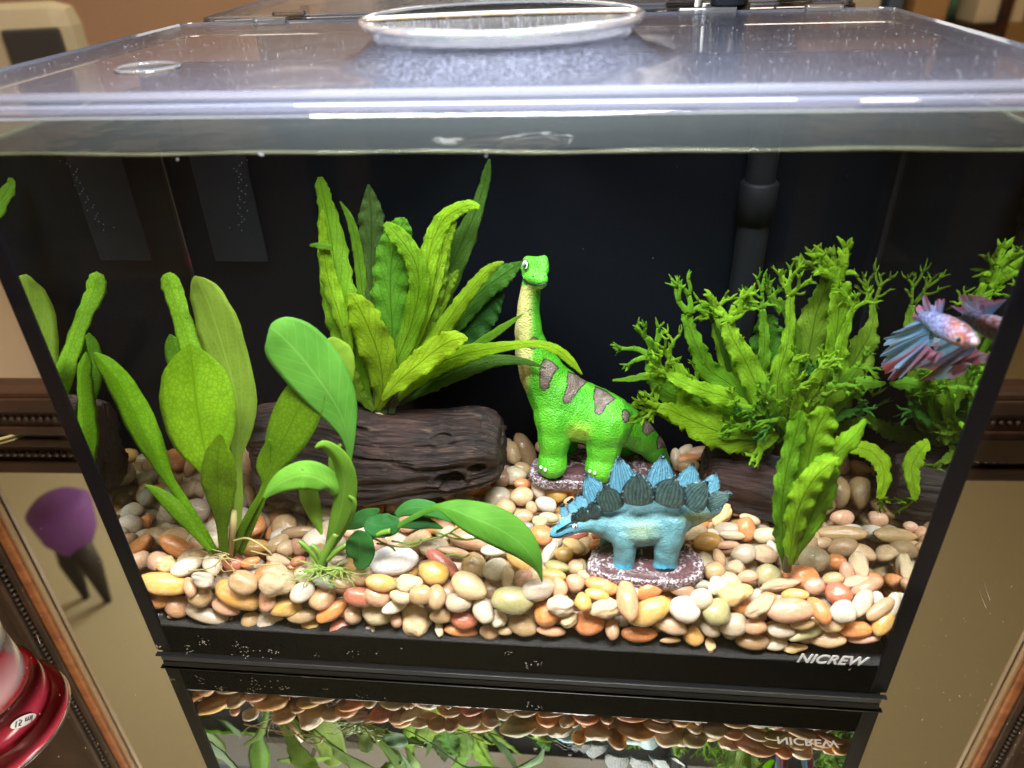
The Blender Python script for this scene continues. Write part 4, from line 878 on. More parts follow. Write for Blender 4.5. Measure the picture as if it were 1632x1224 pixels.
leaf([(514, 905, .019, 12), (524, 872, .018, 15), (535, 838, .017, 30), (546, 800, .017, 38), (549, 765, .017, 36), (542, 737, .016, 32), (528, 718, .015, 24), (514, 709, .014, 14), (502, 714, .013, 3)], (.17, .38, .03), LA, ab, fold=.4, twist=.8, seed=14)
leaf([(488, 772, .024, 26), (492, 795, .023, 31), (500, 818, .022, 24), (508, 840, .021, 12), (513, 852, .020, 3)], (.20, .38, .03), LA, ab, fold=.4, seed=15)
leaf([(538, 770, .022, 10), (533, 745, .022, 20), (535, 722, .021, 16), (543, 708, .020, 3)], (.25, .48, .05), LA, ab, seed=16)
leaf([(520, 880, .019, 12), (540, 850, .018, 16), (556, 820, .018, 16), (563, 800, .017, 10), (556, 790, .017, 3)], (.20, .42, .04), LA, ab, fold=.5, seed=17)
bm = bmesh.new(); tube(bm, [Vector(c) for c in catmull([at(x, y, Y=yy) for x, y, yy in ((508, 908, .017), (514, 890, .017), (526, 868, .018), (536, 850, .018))], 14)], [0.0030 - 0.0001 * i for i in range(14)], 10)
for a_, b_ in (((512, 900), (496, 868)), ((508, 898), (480, 872)), ((504, 900), (476, 862)), ((520, 895), (552, 868))):
    tube(bm, [Vector(c) for c in catmull([at(a_[0], a_[1], Y=.016), at((a_[0] + b_[0]) / 2 + 3, (a_[1] + b_[1]) / 2 - 5, Y=.016), at(b_[0], b_[1], Y=.017)], 8)], 0.0012, 8)
from_bm('stem', bm, M['stalk'], ab)
roots(ab, 512, 905, 0.014, 22, 0.020, 5, 'root_green', up=0.02, r=0.00030); roots(ab, 540, 905, 0.013, 16, 0.018, 8, 'root_green', up=0.02, r=0.00026)
# --- dark creeping anubias with the long drooping leaf
ac = empty('anubias_plant', at(590, 860, Y=0.026)); tag(ac, 'low anubias with small round dark leaves and one long drooping leaf', 'plant')
leaf([(566, 903, .013, 10), (572, 896, .013, 34), (574, 880, .014, 47), (573, 864, .014, 44), (570, 852, .015, 26), (567, 846, .015, 5)], (.035, .17, .030), LA, ac, m=10, fold=.1, seed=21)
leaf([(548, 842, .030, 6), (560, 834, .030, 22), (578, 826, .030, 27), (594, 818, .031, 18), (604, 812, .031, 4)], (.045, .20, .04), LA, ac, seed=22)
leaf([(583, 830, .022, 12), (592, 835, .021, 34), (608, 838, .020, 38), (625, 835, .021, 34), (636, 829, .022, 12)], (.035, .18, .04), LA, ac, seed=23)
leaf([(630, 822, .034, 8), (645, 812, .034, 22), (664, 808, .034, 26), (688, 812, .034, 24), (706, 822, .034, 14), (719, 832, .034, 3)], (.055, .24, .045), LA, ac, seed=24)
leaf([(634, 838, .033, 6), (655, 834, .033, 18), (680, 834, .033, 18), (706, 842, .033, 3)], (.025, .12, .025), LA, ac, seed=25)
leaf([(594, 856, .022, 7), (625, 843, .021, 8), (655, 826, .019, 9), (685, 812, .017, 10), (702, 808, .016, 14), (722, 812, .015, 34), (750, 823, .013, 52), (780, 835, .011, 60), (808, 850, .010, 60), (832, 868, .0095, 50), (849, 889, .009, 32), (859, 908, .009, 12), (864, 927, .009, 2)], (.10, .31, .03), LA, ac, n=40, m=10, fold=.22, seed=26)
bm = bmesh.new()
for pl, r in ((((505, 900), (530, 880), (550, 872), (560, 872)), .0013), (((590, 858), (606, 850), (622, 846)), .0014)):
    tube(bm, [Vector(c) for c in catmull([at(x, y, Y=.018) for x, y in pl], 12)], r, 8)
from_bm('stem', bm, M['stalk'], ac)
bm = bmesh.new()
for pl in (((596, 858), (612, 866), (624, 872), (630, 878)), ((624, 862), (650, 866), (672, 862), (690, 858), (704, 856)), ((600, 866), (640, 872), (664, 868), (672, 858)), ((690, 846), (706, 852), (722, 858), (738, 860)), ((704, 856), (718, 850), (740, 860), (760, 858), (784, 862)), ((716, 850), (728, 842), (742, 836)), ((710, 886), (724, 884), (738, 888), (748, 884))):
    tube(bm, [Vector(c) for c in catmull([at(x, y, Y=.024 if x < 780 else .022) for x, y in pl], 20)], 0.00055, 6)
from_bm('roots', bm, M['root_green'], ac)
# --- java fern on the big log
jf = empty('java_fern', at(605, 658, Y=0.088)); tag(jf, 'tall java fern with long crinkled leaves growing on top of the large log', 'plant')
LF = M['leaf_fern']
JB = (612, 655, .090, 6)
def jl(pts, col, **kw):
    kw.setdefault('wave', .17); kw.setdefault('fold', .12); kw.setdefault('wf', 9); kw.setdefault('n', 60); kw.setdefault('jag', .16)
    return leaf(pts, col, LF, jf, **kw)
YG = (.27, .46, .02); MG = (.16, .35, .02); DG = (.09, .25, .03); LG = (.34, .57, .03); OL = (.10, .22, .03)
jl([JB, (680, 590, .100, 34), (722, 545, .104, 60), (755, 510, .106, 64), (782, 484, .107, 44), (796, 474, .107, 18), (804, 470, .107, 3)], (.045, .16, .03), seed=31)
jl([JB, (690, 560, .098, 22), (735, 500, .101, 36), (770, 462, .102, 36), (800, 440, .103, 34), (820, 426, .104, 18), (832, 417, .104, 3)], DG, seed=32)
jl([JB, (640, 600, .098, 26), (672, 530, .101, 42), (705, 455, .102, 46), (735, 390, .102, 38), (757, 340, .102, 24), (770, 300, .102, 17), (776, 275, .102, 14), (780, 254, .102, 3)], OL, seed=33, n=50)
jl([JB, (596, 560, .096, 30), (592, 470, .098, 40), (592, 400, .099, 46), (592, 350, .099, 42), (590, 318, .099, 24), (587, 294, .099, 3)], (.09, .17, .035), seed=34)
jl([(602, 640, .094, 8), (588, 560, .097, 20), (578, 470, .098, 18), (570, 400, .098, 16), (558, 350, .098, 12), (542, 321, .098, 2)], MG, seed=35)
jl([(592, 655, .088, 8), (572, 600, .090, 30), (552, 545, .090, 46), (542, 490, .092, 56), (534, 430, .098, 52), (526, 370, .112, 42), (518, 325, .126, 28), (512, 298, .134, 22), (510, 282, .137, 8)], (.20, .41, .018), seed=36, n=50)
jl([(560, 560, .086, 8), (540, 500, .085, 28), (522, 440, .085, 26), (516, 395, .085, 18), (514, 350, .085, 10), (514, 335, .085, 3)], LG, seed=37, fold=.4)
jl([(530, 395, .084, 10), (515, 392, .083, 11), (503, 391, .082, 8), (494, 391, .082, 3)], MG, n=12, seed=38)
jl([(614, 650, .092, 12), (622, 590, .092, 40), (625, 530, .092, 56), (622, 470, .092, 60), (624, 420, .092, 56), (632, 385, .093, 50), (640, 360, .093, 34), (646, 348, .093, 6)], (.15, .40, .03), seed=39, n=50, wf=11)
jl([JB, (628, 590, .088, 24), (655, 520, .088, 34), (668, 460, .088, 34), (662, 420, .087, 34), (645, 390, .086, 32), (626, 368, .085, 26), (613, 356, .085, 8)], (.23, .45, .022), seed=40, n=44)
jl([JB, (640, 600, .094, 22), (672, 530, .094, 34), (690, 470, .093, 34), (700, 430, .092, 30), (714, 395, .091, 10)], (.16, .30, .02), seed=41)
jl([(640, 600, .093, 12), (668, 500, .092, 24), (678, 440, .091, 30), (688, 390, .090, 32), (706, 352, .089, 28), (730, 334, .088, 22), (750, 327, .087, 16), (764, 330, .087, 6)], (.36, .62, .03), seed=42, n=44)
jl([(660, 560, .092, 6), (690, 470, .092, 18), (704, 410, .091, 18), (716, 375, .090, 14), (727, 353, .090, 3)], LG, seed=43)
jl([JB, (650, 600, .090, 20), (690, 545, .090, 28), (722, 500, .090, 26), (750, 462, .089, 22), (775, 434, .089, 18), (792, 422, .088, 10), (803, 418, .088, 3)], YG, seed=44, fold=.45)
jl([JB, (650, 590, .093, 18), (690, 510, .094, 22), (712, 455, .094, 24), (724, 440, .094, 12), (730, 430, .094, 3)], (.19, .33, .02), seed=45)
jl([(690, 585, .092, 6), (735, 565, .092, 12), (775, 540, .091, 14), (805, 520, .090, 11), (834, 500, .089, 2)], MG, seed=46, n=24)
jl([JB, (640, 640, .094, 10), (690, 612, .094, 24), (740, 590, .093, 26), (790, 575, .092, 20), (835, 576, .091, 11), (870, 587, .090, 2)], OL, seed=47)
jl([JB, (650, 620, .086, 16), (690, 585, .085, 34), (735, 566, .083, 32), (780, 556, .080, 20), (820, 550, .078, 14), (855, 548, .076, 12), (885, 556, .075, 15), (908, 574, .075, 14), (928, 597, .075, 2)], (.32, .54, .018), seed=48, n=50)
jl([(600, 655, .086, 10), (610, 620, .084, 38), (604, 570, .082, 54), (588, 525, .081, 56), (572, 490, .081, 40), (562, 475, .081, 20), (555, 468, .081, 3)], (.29, .46, .015), seed=49, wf=5)
o = jl([(608, 638, .080, 5), (622, 622, .078, 20), (640, 604, .077, 34), (668, 580, .075, 40), (698, 556, .074, 42), (722, 543, .073, 34), (738, 540, .073, 16), (745, 542, .073, 4)], (.42, .62, .03), seed=50, wf=5)
jl([(596, 655, .083, 8), (572, 628, .083, 20), (556, 590, .084, 26), (548, 560, .085, 12), (545, 545, .085, 3)], (.16, .28, .02), seed=51)
bm = bmesh.new(); rr = random.Random(4)
for k in range(22):
    x0 = rr.uniform(596, 630); tube(bm, [Vector(c) for c in catmull([at(x0, 660, Y=.086), at(x0 + (x0 - 612) * .3, 645, Y=.087), at(x0 + (x0 - 605) * 0.9 + 6, 615 + rr.uniform(-10, 15), Y=.090)], 8)], 0.0006, 6)
from_bm('stems', bm, M['rhizome'], jf)
# --- frilly fern (forked tips) on the small log
wf_ = empty('frilly_fern', at(1245, 722, Y=0.088)); tag(wf_, 'frilly green fern with antler-like forked leaf tips on the small log', 'plant')
rr = random.Random(21)
def fork(x, y, yy, ang, ln, w_, depth, out):
    n = 3 if depth > 0 else 0
    x2, y2 = x + math.cos(ang) * ln, y + math.sin(ang) * ln; y3 = yy + rr.uniform(-.003, .003)
    mx, my = (x + x2) / 2 + rr.uniform(-.12, .12) * ln, (y + y2) / 2 + rr.uniform(-.12, .12) * ln
    out.append(([(x, y, yy, w_), (mx, my, (yy + y3) / 2, w_ * 0.75), (x2, y2, y3, w_ * (0.70 if depth else 0.12))], dict(n=8 if depth else 6, m=2, fold=.1, wave=.15, wf=2, jag=.25, seed=rr.random() * 9)))
    if depth:
        for k in range(rr.choice((2, 3, 3))):
            fork(x2, y2, y3, ang + rr.uniform(-.9, .9), ln * rr.uniform(.5, .95), w_ * 0.66, depth - 1, out)
        if depth == 2 and rr.random() < .7: fork(mx, my, yy, ang + rr.choice((-1, 1)) * rr.uniform(.6, 1.1), ln * .6, w_ * 0.6, 1, out)
def wl(pts, tips, col, **kw):
    ex = []
    e = pts[-1]
    for (dx, dy, ln) in tips:
        fork(e[0] + rr.uniform(-3, 3), e[1] + rr.uniform(-3, 3), e[2], math.atan2(dy, dx), ln, max(8, e[3] * 0.72), 2, ex)
    kw.setdefault('wave', .26); kw.setdefault('wf', 5); kw.setdefault('fold', .08); kw.setdefault('n', 44); kw.setdefault('jag', .30)
    return leaf(pts, col, LF, wf_, extra=ex, seed=rr.random() * 20, **kw)
FG = (.21, .47, .03); FD = (.09, .30, .04); FL = (.33, .60, .035); FO = (.25, .43, .035)
wl([(1240, 715, .096, 20), (1215, 640, .100, 48), (1225, 560, .102, 56), (1225, 520, .102, 40), (1236, 505, .102, 12)], [], (.10, .30, .03))
wl([(1250, 700, .098, 22), (1280, 610, .101, 56), (1292, 550, .102, 60), (1300, 505, .102, 48), (1312, 470, .102, 30), (1322, 440, .100, 22)], [(-.9, -.6, 30), (-.3, -1, 24), (.5, -1, 22)], FO)
wl([(1230, 720, .088, 16), (1200, 702, .086, 50), (1150, 690, .084, 58), (1105, 672, .083, 46), (1070, 655, .082, 28), (1048, 650, .081, 14)], [(-1, -.45, 20), (-1, .1, 18), (-.4, .6, 12)], (.25, .44, .02), wave=.18)
wl([(1230, 710, .094, 14), (1170, 660, .094, 30), (1105, 640, .093, 44), (1062, 625, .092, 36), (1042, 595, .091, 24), (1036, 568, .090, 16)], [(-1, -.5, 26), (-.3, -1, 28), (-1, .2, 22), (.5, -1, 26)], FG)
wl([(1225, 700, .096, 14), (1170, 620, .096, 36), (1130, 590, .095, 34), (1112, 555, .094, 26), (1098, 520, .094, 20), (1095, 500, .094, 16)], [(-.8, -1, 24), (0, -1, 28), (.9, -.5, 26)], FG)
wl([(1235, 700, .094, 14), (1215, 640, .092, 34), (1190, 580, .091, 38), (1168, 540, .090, 30), (1158, 512, .090, 22)], [(-.5, -1, 26), (.4, -1, 30), (.9, -.6, 24)], FL)
wl([(1260, 700, .094, 14), (1300, 640, .094, 36), (1325, 590, .094, 34), (1332, 540, .094, 28), (1338, 490, .093, 34), (1340, 450, .092, 26)], [(-.5, -1, 28), (.3, -1, 30), (-.9, -.6, 20)], FL)
wl([(1270, 700, .097, 16), (1320, 640, .098, 50), (1360, 580, .099, 50), (1383, 540, .099, 36), (1391, 512, .106, 16), (1392, 485, .109, 11)], [(-.3, -1, 26), (.4, -1, 28)], FO)
wl([(1280, 690, .094, 12), (1330, 635, .093, 22), (1370, 612, .092, 26), (1400, 612, .091, 12), (1412, 610, .091, 3)], [], FG)
wl([(1210, 690, .088, 12), (1170, 640, .085, 30), (1120, 622, .083, 26), (1080, 605, .082, 20), (1060, 590, .082, 14)], [(-.6, -1, 16), (-1, -.2, 16), (.3, -1, 14)], FL)
wl([(1060, 610, .084, 12), (1030, 600, .083, 12), (1005, 604, .083, 9), (976, 606, .083, 3)], [], MG, n=14)
wl([(1250, 600, .100, 6), (1268, 560, .100, 16), (1262, 515, .100, 14), (1250, 490, .100, 16), (1238, 478, .099, 12)], [], MG, n=18)
wl([(1178, 640, .098, 5), (1160, 580, .099, 10), (1148, 540, .099, 9), (1136, 515, .099, 6)], [(-.5, -1, 10)], OL, n=18)
wl([(1245, 500, .097, 8), (1228, 470, .096, 12)], [(-.5, -.8, 10)], MG, n=8)
wl([(1330, 700, .080, 14), (1365, 712, .070, 24), (1392, 722, .062, 28), (1408, 745, .056, 26), (1408, 772, .050, 20), (1402, 795, .047, 10)], [(0, 1, 12), (.8, .3, 8)], (.34, .56, .022), wave=.2)
wl([(1240, 690, .084, 12), (1225, 700, .080, 22), (1212, 715, .078, 14)], [(-.7, .7, 16), (-.2, 1, 14)], FL, n=12)
for k, (tx, ty) in enumerate(((1048, 545), (1128, 485), (1212, 470), (1262, 445), (1372, 470), (1030, 632), (1400, 642), (1100, 590))):
    yy = rr.uniform(.084, .108); sx_, sy_ = 1240, 700; cv = rr.choice((-1, 1)) * rr.uniform(10, 22)
    mx_, my_ = sx_ + (tx - sx_) * .62 + cv, sy_ + (ty - sy_) * .38 + abs(cv) * .5; ex_, ey_ = tx - (tx - sx_) * .10, ty + 24
    a0 = math.atan2(ty - my_, tx - mx_)
    wl([(sx_, sy_, yy, 8), (mx_, my_, yy, rr.uniform(24, 36)), ((mx_ + ex_) / 2 - cv * .5, (my_ + ey_) / 2, yy, rr.uniform(18, 24)), (ex_, ey_, yy, rr.uniform(9, 13))], [(math.cos(a0 + q), math.sin(a0 + q), rr.uniform(14, 26)) for q in (-.7, 0, .7)], rr.choice((FG, FL, FO, FL)), wave=.4)
# curly middle tufts
for k in range(24):
    x, y = rr.gauss(1298, 50), rr.gauss(632, 34); x0, y0 = 1255 + (x - 1255) * .35, 690 + (y - 690) * .3; yy = rr.uniform(.076, .090)
    ang = math.atan2(y - y0, x - x0) + rr.uniform(-.6, .6)
    wl([(x0, y0, yy + .004, 8), ((x + x0) / 2 + rr.uniform(-9, 9), (y + y0) / 2 + rr.uniform(-9, 9), yy, rr.uniform(16, 28)), (x, y, yy - .003, rr.uniform(9, 15))], [(math.cos(ang + q), math.sin(ang + q), rr.uniform(10, 20)) for q in ((-.6, .1, .7) if k % 2 else (-.4, .4))], rr.choice((FG, FL, FO, FL, FD)), n=14)
for k in range(10):
    x, y = rr.uniform(1180, 1290), rr.uniform(610, 690); yy = rr.uniform(.074, .086); ang = rr.uniform(2.4, 4.2)
    wl([(1255 + rr.uniform(-10, 10), 690, yy + .006, 8), ((x + 1255) / 2, (y + 690) / 2 - 6, yy, rr.uniform(14, 24)), (x, y, yy - .003, 10)], [(math.cos(ang + q), math.sin(ang + q), rr.uniform(10, 20)) for q in (-.5, .3)], rr.choice((FG, FL, FD)), n=14)
# --- ruffled leaves planted at the front right
rf = empty('ruffled_plant', at(1254, 902, Y=0.028)); tag(rf, 'single clump of tall ruffled fern leaves planted upright at front right', 'plant')
def rl(pts, col, **kw):
    kw.setdefault('wave', .30); kw.setdefault('wf', 6); kw.setdefault('fold', .12); kw.setdefault('n', 64); kw.setdefault('jag', .22)
    return leaf(pts, col, LF, rf, **kw)
rl([(1256, 905, .028, 6), (1262, 870, .028, 32), (1272, 820, .029, 50), (1284, 770, .030, 60), (1292, 720, .032, 65), (1300, 690, .033, 62), (1312, 665, .034, 45), (1322, 650, .034, 12)], (.24, .47, .02), seed=61)
rl([(1252, 905, .028, 6), (1248, 860, .026, 25), (1246, 810, .026, 28), (1252, 760, .027, 32), (1262, 715, .029, 28), (1272, 680, .030, 32), (1276, 655, .031, 6)], (.17, .40, .02), seed=62)
rl([(1262, 900, .026, 6), (1282, 850, .026, 32), (1300, 805, .027, 48), (1314, 765, .028, 45), (1322, 735, .029, 38), (1345, 712, .038, 32), (1366, 690, .048, 25), (1380, 668, .056, 5)], (.24, .50, .02), seed=63, fold=.5)
rl([(1258, 903, .025, 8), (1262, 860, .024, 28), (1270, 820, .023, 38), (1282, 790, .022, 42), (1300, 760, .022, 38), (1325, 738, .023, 20), (1338, 730, .024, 4)], (.31, .56, .025), seed=64, fold=.4)
bm = bmesh.new(); tube(bm, [at(1254, 908, Y=.027), at(1255, 885, Y=.027), at(1258, 862, Y=.027)], [0.0026, 0.0022, 0.0012], 8); from_bm('stem', bm, M['rhizome'], rf)
#@@PART5
# ------------------------------------------------------------------ moulded figures
def blob(name, chains, voxel, mat, parent, paint, smooth=6, grow=1.0):
    bm = bmesh.new()
    for ch in chains:
        for (a, b) in zip(ch, ch[1:]) if len(ch) > 1 else ((ch[0], ch[0]),):
            A = at(a[0], a[1], Y=a[2]); B = at(b[0], b[1], Y=b[2]); ra, rb = grow * a[3] * mpp(A), grow * b[3] * mpp(B)
            n = max(2, int((B - A).length / (0.22 * min(ra, rb))) + 1)
            for i in range(n):
                t_ = i / (n - 1); s_ = t_ * t_ * (3 - 2 * t_)
                bmesh.ops.create_icosphere(bm, subdivisions=2, radius=ra + (rb - ra) * s_, matrix=Matrix.Translation(A.lerp(B, t_)))
    me = bpy.data.meshes.new('tmp'); bm.to_mesh(me); bm.free()
    o = bpy.data.objects.new('tmp', me); COL.objects.link(o)
    md = o.modifiers.new('r', 'REMESH'); md.mode = 'VOXEL'; md.voxel_size = voxel
    ms = o.modifiers.new('s', 'SMOOTH'); ms.factor = 0.6; ms.iterations = smooth
    dg = bpy.context.evaluated_depsgraph_get(); m2 = bpy.data.meshes.new_from_object(o.evaluated_get(dg)); bpy.data.objects.remove(o)
    m2.name = name
    att = m2.color_attributes.new('paint', 'FLOAT_COLOR', 'POINT')
    for v in m2.vertices:
        x, y = proj(v.co); c = paint(x, y, v.co, v.normal)
        att.data[v.index].color = (*c, 1)
    m2.materials.clear(); m2.shade_smooth()
    return link(name, m2, mat, parent)
def inpoly(x, y, P):
    c = False; n = len(P); j = n - 1
    for i in range(n):
        if (P[i][1] > y) != (P[j][1] > y) and x < (P[j][0] - P[i][0]) * (y - P[i][1]) / (P[j][1] - P[i][1]) + P[i][0]: c = not c
        j = i
    return c
def segd(x, y, P):
    best = 1e9
    for (ax, ay), (bx, by) in zip(P, P[1:] + P[:1]):
        dx, dy = bx - ax, by - ay; t_ = max(0, min(1, ((x - ax) * dx + (y - ay) * dy) / (dx * dx + dy * dy + 1e-9)))
        best = min(best, math.hypot(x - ax - t_ * dx, y - ay - t_ * dy))
    return best
def lerp3(a, b, t_): t_ = max(0, min(1, t_)); return tuple(p + (q - p) * t_ for p, q in zip(a, b))
def rock_base(parent, cpx, cpy, Z, outline, h, seed):
    C0 = at(cpx, cpy, Z=Z); pts = [at(x, y, Z=Z) for x, y in outline]
    cl = pts + pts[:1]; ring = [Vector(c) for c in catmull(cl, 72)][:-1]
    bm = bmesh.new(); lay = bm.verts.layers.float_color.new('paint'); R = []
    for (q, z, w_) in ((0.97, -h, 0.2), (1.03, -h * 0.55, 0.7), (1.0, -h * 0.2, 0.3), (1.0, 0.0, 1.0), (0.95, 0.0010, 0.9), (0.86, 0.0002, 0.15), (0.70, 0.0006, 0.0), (0.66, 0.0010, 0.5), (0.5, 0.0004, 0.0), (0.25, 0.0006, 0.0)):
        rg = []
        for p in ring:
            d = (p - C0) * q * (1 + 0.03 * noise.noise(p * 220 + Vector((seed, z * 200, 0))))
            v = bm.verts.new(C0 + d + Vector((0, 0, z + 0.0008 * noise.noise(p * 150 + Vector((0, seed, q * 3)))))); v[lay] = (w_, w_, w_, 1); rg.append(v)
        R.append(rg)
    m = len(ring)
    for a, b in zip(R, R[1:]):
        for k in range(m): bm.faces.new((a[k], a[(k + 1) % m], b[(k + 1) % m], b[k]))
    bm.faces.new(R[-1]); bm.faces.new(R[0][::-1]); bmesh.ops.recalc_face_normals(bm, faces=bm.faces)
    return from_bm('base', bm, M['rockbase'], parent)
def ball(name, px, py, Y, r, mat, parent, scale=(1, 1, 1), sub=3):
    bm = bmesh.new(); P = at(px, py, Y=Y); rot = Matrix((CR, CU, CB)).transposed().to_4x4()
    bmesh.ops.create_icosphere(bm, subdivisions=sub, radius=r * mpp(P), matrix=Matrix.Translation(P) @ rot @ Matrix.Diagonal((*scale, 1)))
    return from_bm(name, bm, mat, parent)
def line(name, pts, r, mat, parent, n=20):
    bm = bmesh.new(); C = [Vector(c) for c in catmull([tuple(at(x, y, Y=yy)) for x, y, yy in pts], n)]
    tube(bm, C, r, 6); return from_bm(name, bm, mat, parent)
# --- green long-neck
br = empty('dinosaur_figurine', at(952, 752, Z=0.058)); tag(br, 'bright green long-necked smiling toy dinosaur with brown back stripes on a rock base', 'figurine')
Z5 = lambda *P: [(770 + x / 3.06, 380 + y / 3.06) for x, y in P]
STR = [Z5((300, 585), (335, 600), (368, 632), (345, 660), (325, 700), (318, 730), (300, 742), (280, 728), (274, 690), (276, 640), (284, 610)),
       Z5((415, 650), (460, 665), (507, 695), (470, 735), (445, 765), (425, 800), (400, 805), (386, 790), (398, 755), (410, 720), (408, 680)),
       Z5((548, 722), (600, 745), (645, 782), (600, 815), (582, 850), (565, 862), (545, 850), (544, 800), (538, 765)),
       Z5((680, 838), (700, 835), (716, 860), (708, 893), (690, 898), (678, 870)), Z5((790, 882), (815, 895), (848, 930), (815, 945), (800, 962), (778, 945), (780, 910)),
       Z5((858, 960), (885, 980), (905, 1020), (870, 1018), (850, 1028), (846, 990)), Z5((245, 480), (268, 490), (272, 520), (245, 540), (216, 528), (222, 500))]
def pbr(x, y, co, nn):
    c = (0.065, 0.41, 0.015)
    c = lerp3(c, (0.11, 0.50, 0.02), 0.5 + 0.8 * noise.noise(co * 90))
    if y < 640:
        cx = 841 if y < 540 else 841 + (y - 540) * 0.08
        w_ = 1 - (x - (cx - 1 + 0.0)) / 12.0
        if y > 560: w_ -= (y - 560) / 55.0
        if y < 462: w_ = min(w_, 1.0) if y > 455 else 0
        c = lerp3(c, (0.66, 0.62, 0.22), w_)
    c = lerp3(c, (0.30, 0.55, 0.05), 1.6 * (1 - math.hypot((x - 922) / 26, (y - 690) / 22)))
    if y < 463 and y > 447 and x > 838 and (y - 447) > (12 - abs(x - 852) * 0.1): c = lerp3(c, (0.45, 0.60, 0.12), 0.8)
    d0 = abs(y - (600 + (x - 870) * 0.55)); 
    for P in STR:
        if abs(x - P[0][0]) < 45 and abs(y - P[0][1]) < 60:
            d = segd(x, y, P); ins = inpoly(x, y, P)
            if d < 1.0: return (0.03, 0.04, 0.02)
            if ins: return lerp3((0.16, 0.115, 0.09), (0.24, 0.18, 0.15), 0.5 + noise.noise(co * 300))
    return c
blob('body', [[(847, 452, .0975, 15), (842, 490, .100, 17), (842, 530, .102, 21), (850, 568, .104, 27), (868, 603, .106, 35), (893, 638, .106, 44), (922, 655, .106, 46), (952, 664, .106, 43), (980, 672, .107, 35), (1012, 690, .109, 26), (1037, 710, .112, 20), (1053, 733, .113, 14), (1059, 756, .110, 9), (1050, 772, .104, 7), (1020, 778, .097, 5), (990, 773, .090, 4), (966, 763, .086, 3)],
              [(886, 655, .100, 34), (884, 690, .096, 26), (882, 722, .094, 21), (880, 739, .092, 23)], [(903, 670, .118, 20), (906, 722, .120, 15)],
              [(966, 668, .100, 40), (963, 704, .096, 28), (961, 730, .094, 24), (958, 744, .0915, 25)], [(990, 685, .118, 24), (996, 722, .121, 17)],
              [(844, 426, .1000, 14), (855, 424, .0975, 12.5), (864, 422, .096, 11)], [(867, 413, .0955, 6.5), (866, 430, .0935, 9)], [(868, 410, .0955, 4.0), (857, 416, .0965, 7), (840, 414, .1000, 6.5)], [(846, 438, .0965, 14), (857, 444, .092, 11.5), (866, 445, .0895, 8)], [(848, 448, .0965, 11), (860, 453, .092, 8), (867, 453, .090, 5.5)]],
     0.00072, M['resin'], br, pbr, smooth=10, grow=1.10)
e_ = ball('eye', 837, 422, .0925, 6.6, M['eye_white'], br, (0.62, 1.1, 0.5)); ball('pupil', 836.4, 423, .0912, 3.6, M['black_paint'], e_, (0.75, 1.2, 0.6))
ball('eye_ring', 837.5, 422, .0932, 8.0, M['black_paint'], br, (0.66, 1.1, 0.5))
line('mouth', [(833, 439, .0945), (835, 445, .0932), (841, 451, .0905), (851, 454, .0875), (861, 454, .0862), (872, 451, .0868)], 0.00055, M['black_paint'], br)
ball('nostril', 850, 440, .0868, 1.6, M['black_paint'], br); ball('nostril', 868, 441, .0845, 1.3, M['black_paint'], br)
for x, y, yy in ((862, 745, .0850), (869, 749, .0835), (940, 751, .0830), (948, 754, .0825)):
    ball('claw', x, y, yy, 3.0, M['white_claw'], br, (0.8, 1.1, 1), 2)
rock_base(br, 952, 745, 0.0655, [(845, 748), (853, 732), (880, 722), (930, 716), (990, 712), (1040, 718), (1064, 735), (1060, 755), (1030, 768), (980, 774), (920, 770), (870, 768), (848, 760)], 0.0070, 2.0)
# --- blue plated dinosaur
sg = empty('dinosaur_figurine', at(1030, 895, Z=0.054)); tag(sg, 'blue plated toy dinosaur with dark back plates on an oval rock base', 'figurine')
def z8(x, y): return (860 + x / 4.08, 700 + y / 4.08)
def c8(*P): return [(*z8(x, y), yy, r / 4.08) for x, y, yy, r in P]
def psg(x, y, co, nn):
    zx, zy = (x - 860) * 4.08, (y - 700) * 4.08
    c = (0.10, 0.255, 0.29)
    if zx < 330: c = lerp3((0.09, 0.31, 0.45), c, (zx - 180) / 130)
    bell = 1 - math.hypot((zx - 660) / 150, (zy - 600) / 100); c = lerp3(c, (0.21, 0.32, 0.22), bell * 1.2)
    tl = 1 - math.hypot((zx - 1040) / 150, (zy - 510) / 60); c = lerp3(c, (0.24, 0.32, 0.18), tl * 1.3)
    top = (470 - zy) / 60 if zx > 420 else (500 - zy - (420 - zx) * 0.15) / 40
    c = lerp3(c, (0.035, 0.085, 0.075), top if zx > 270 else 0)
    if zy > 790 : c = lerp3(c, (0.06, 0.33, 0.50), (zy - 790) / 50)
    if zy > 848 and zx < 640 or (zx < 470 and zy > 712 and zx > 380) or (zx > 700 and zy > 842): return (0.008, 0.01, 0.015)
    if math.hypot(zx - 105, zy - 640) < 3: return (0.01, 0.01, 0.02)
    return lerp3(c, tuple(q * 1.35 for q in c), 0.5 + noise.noise(co * 260))
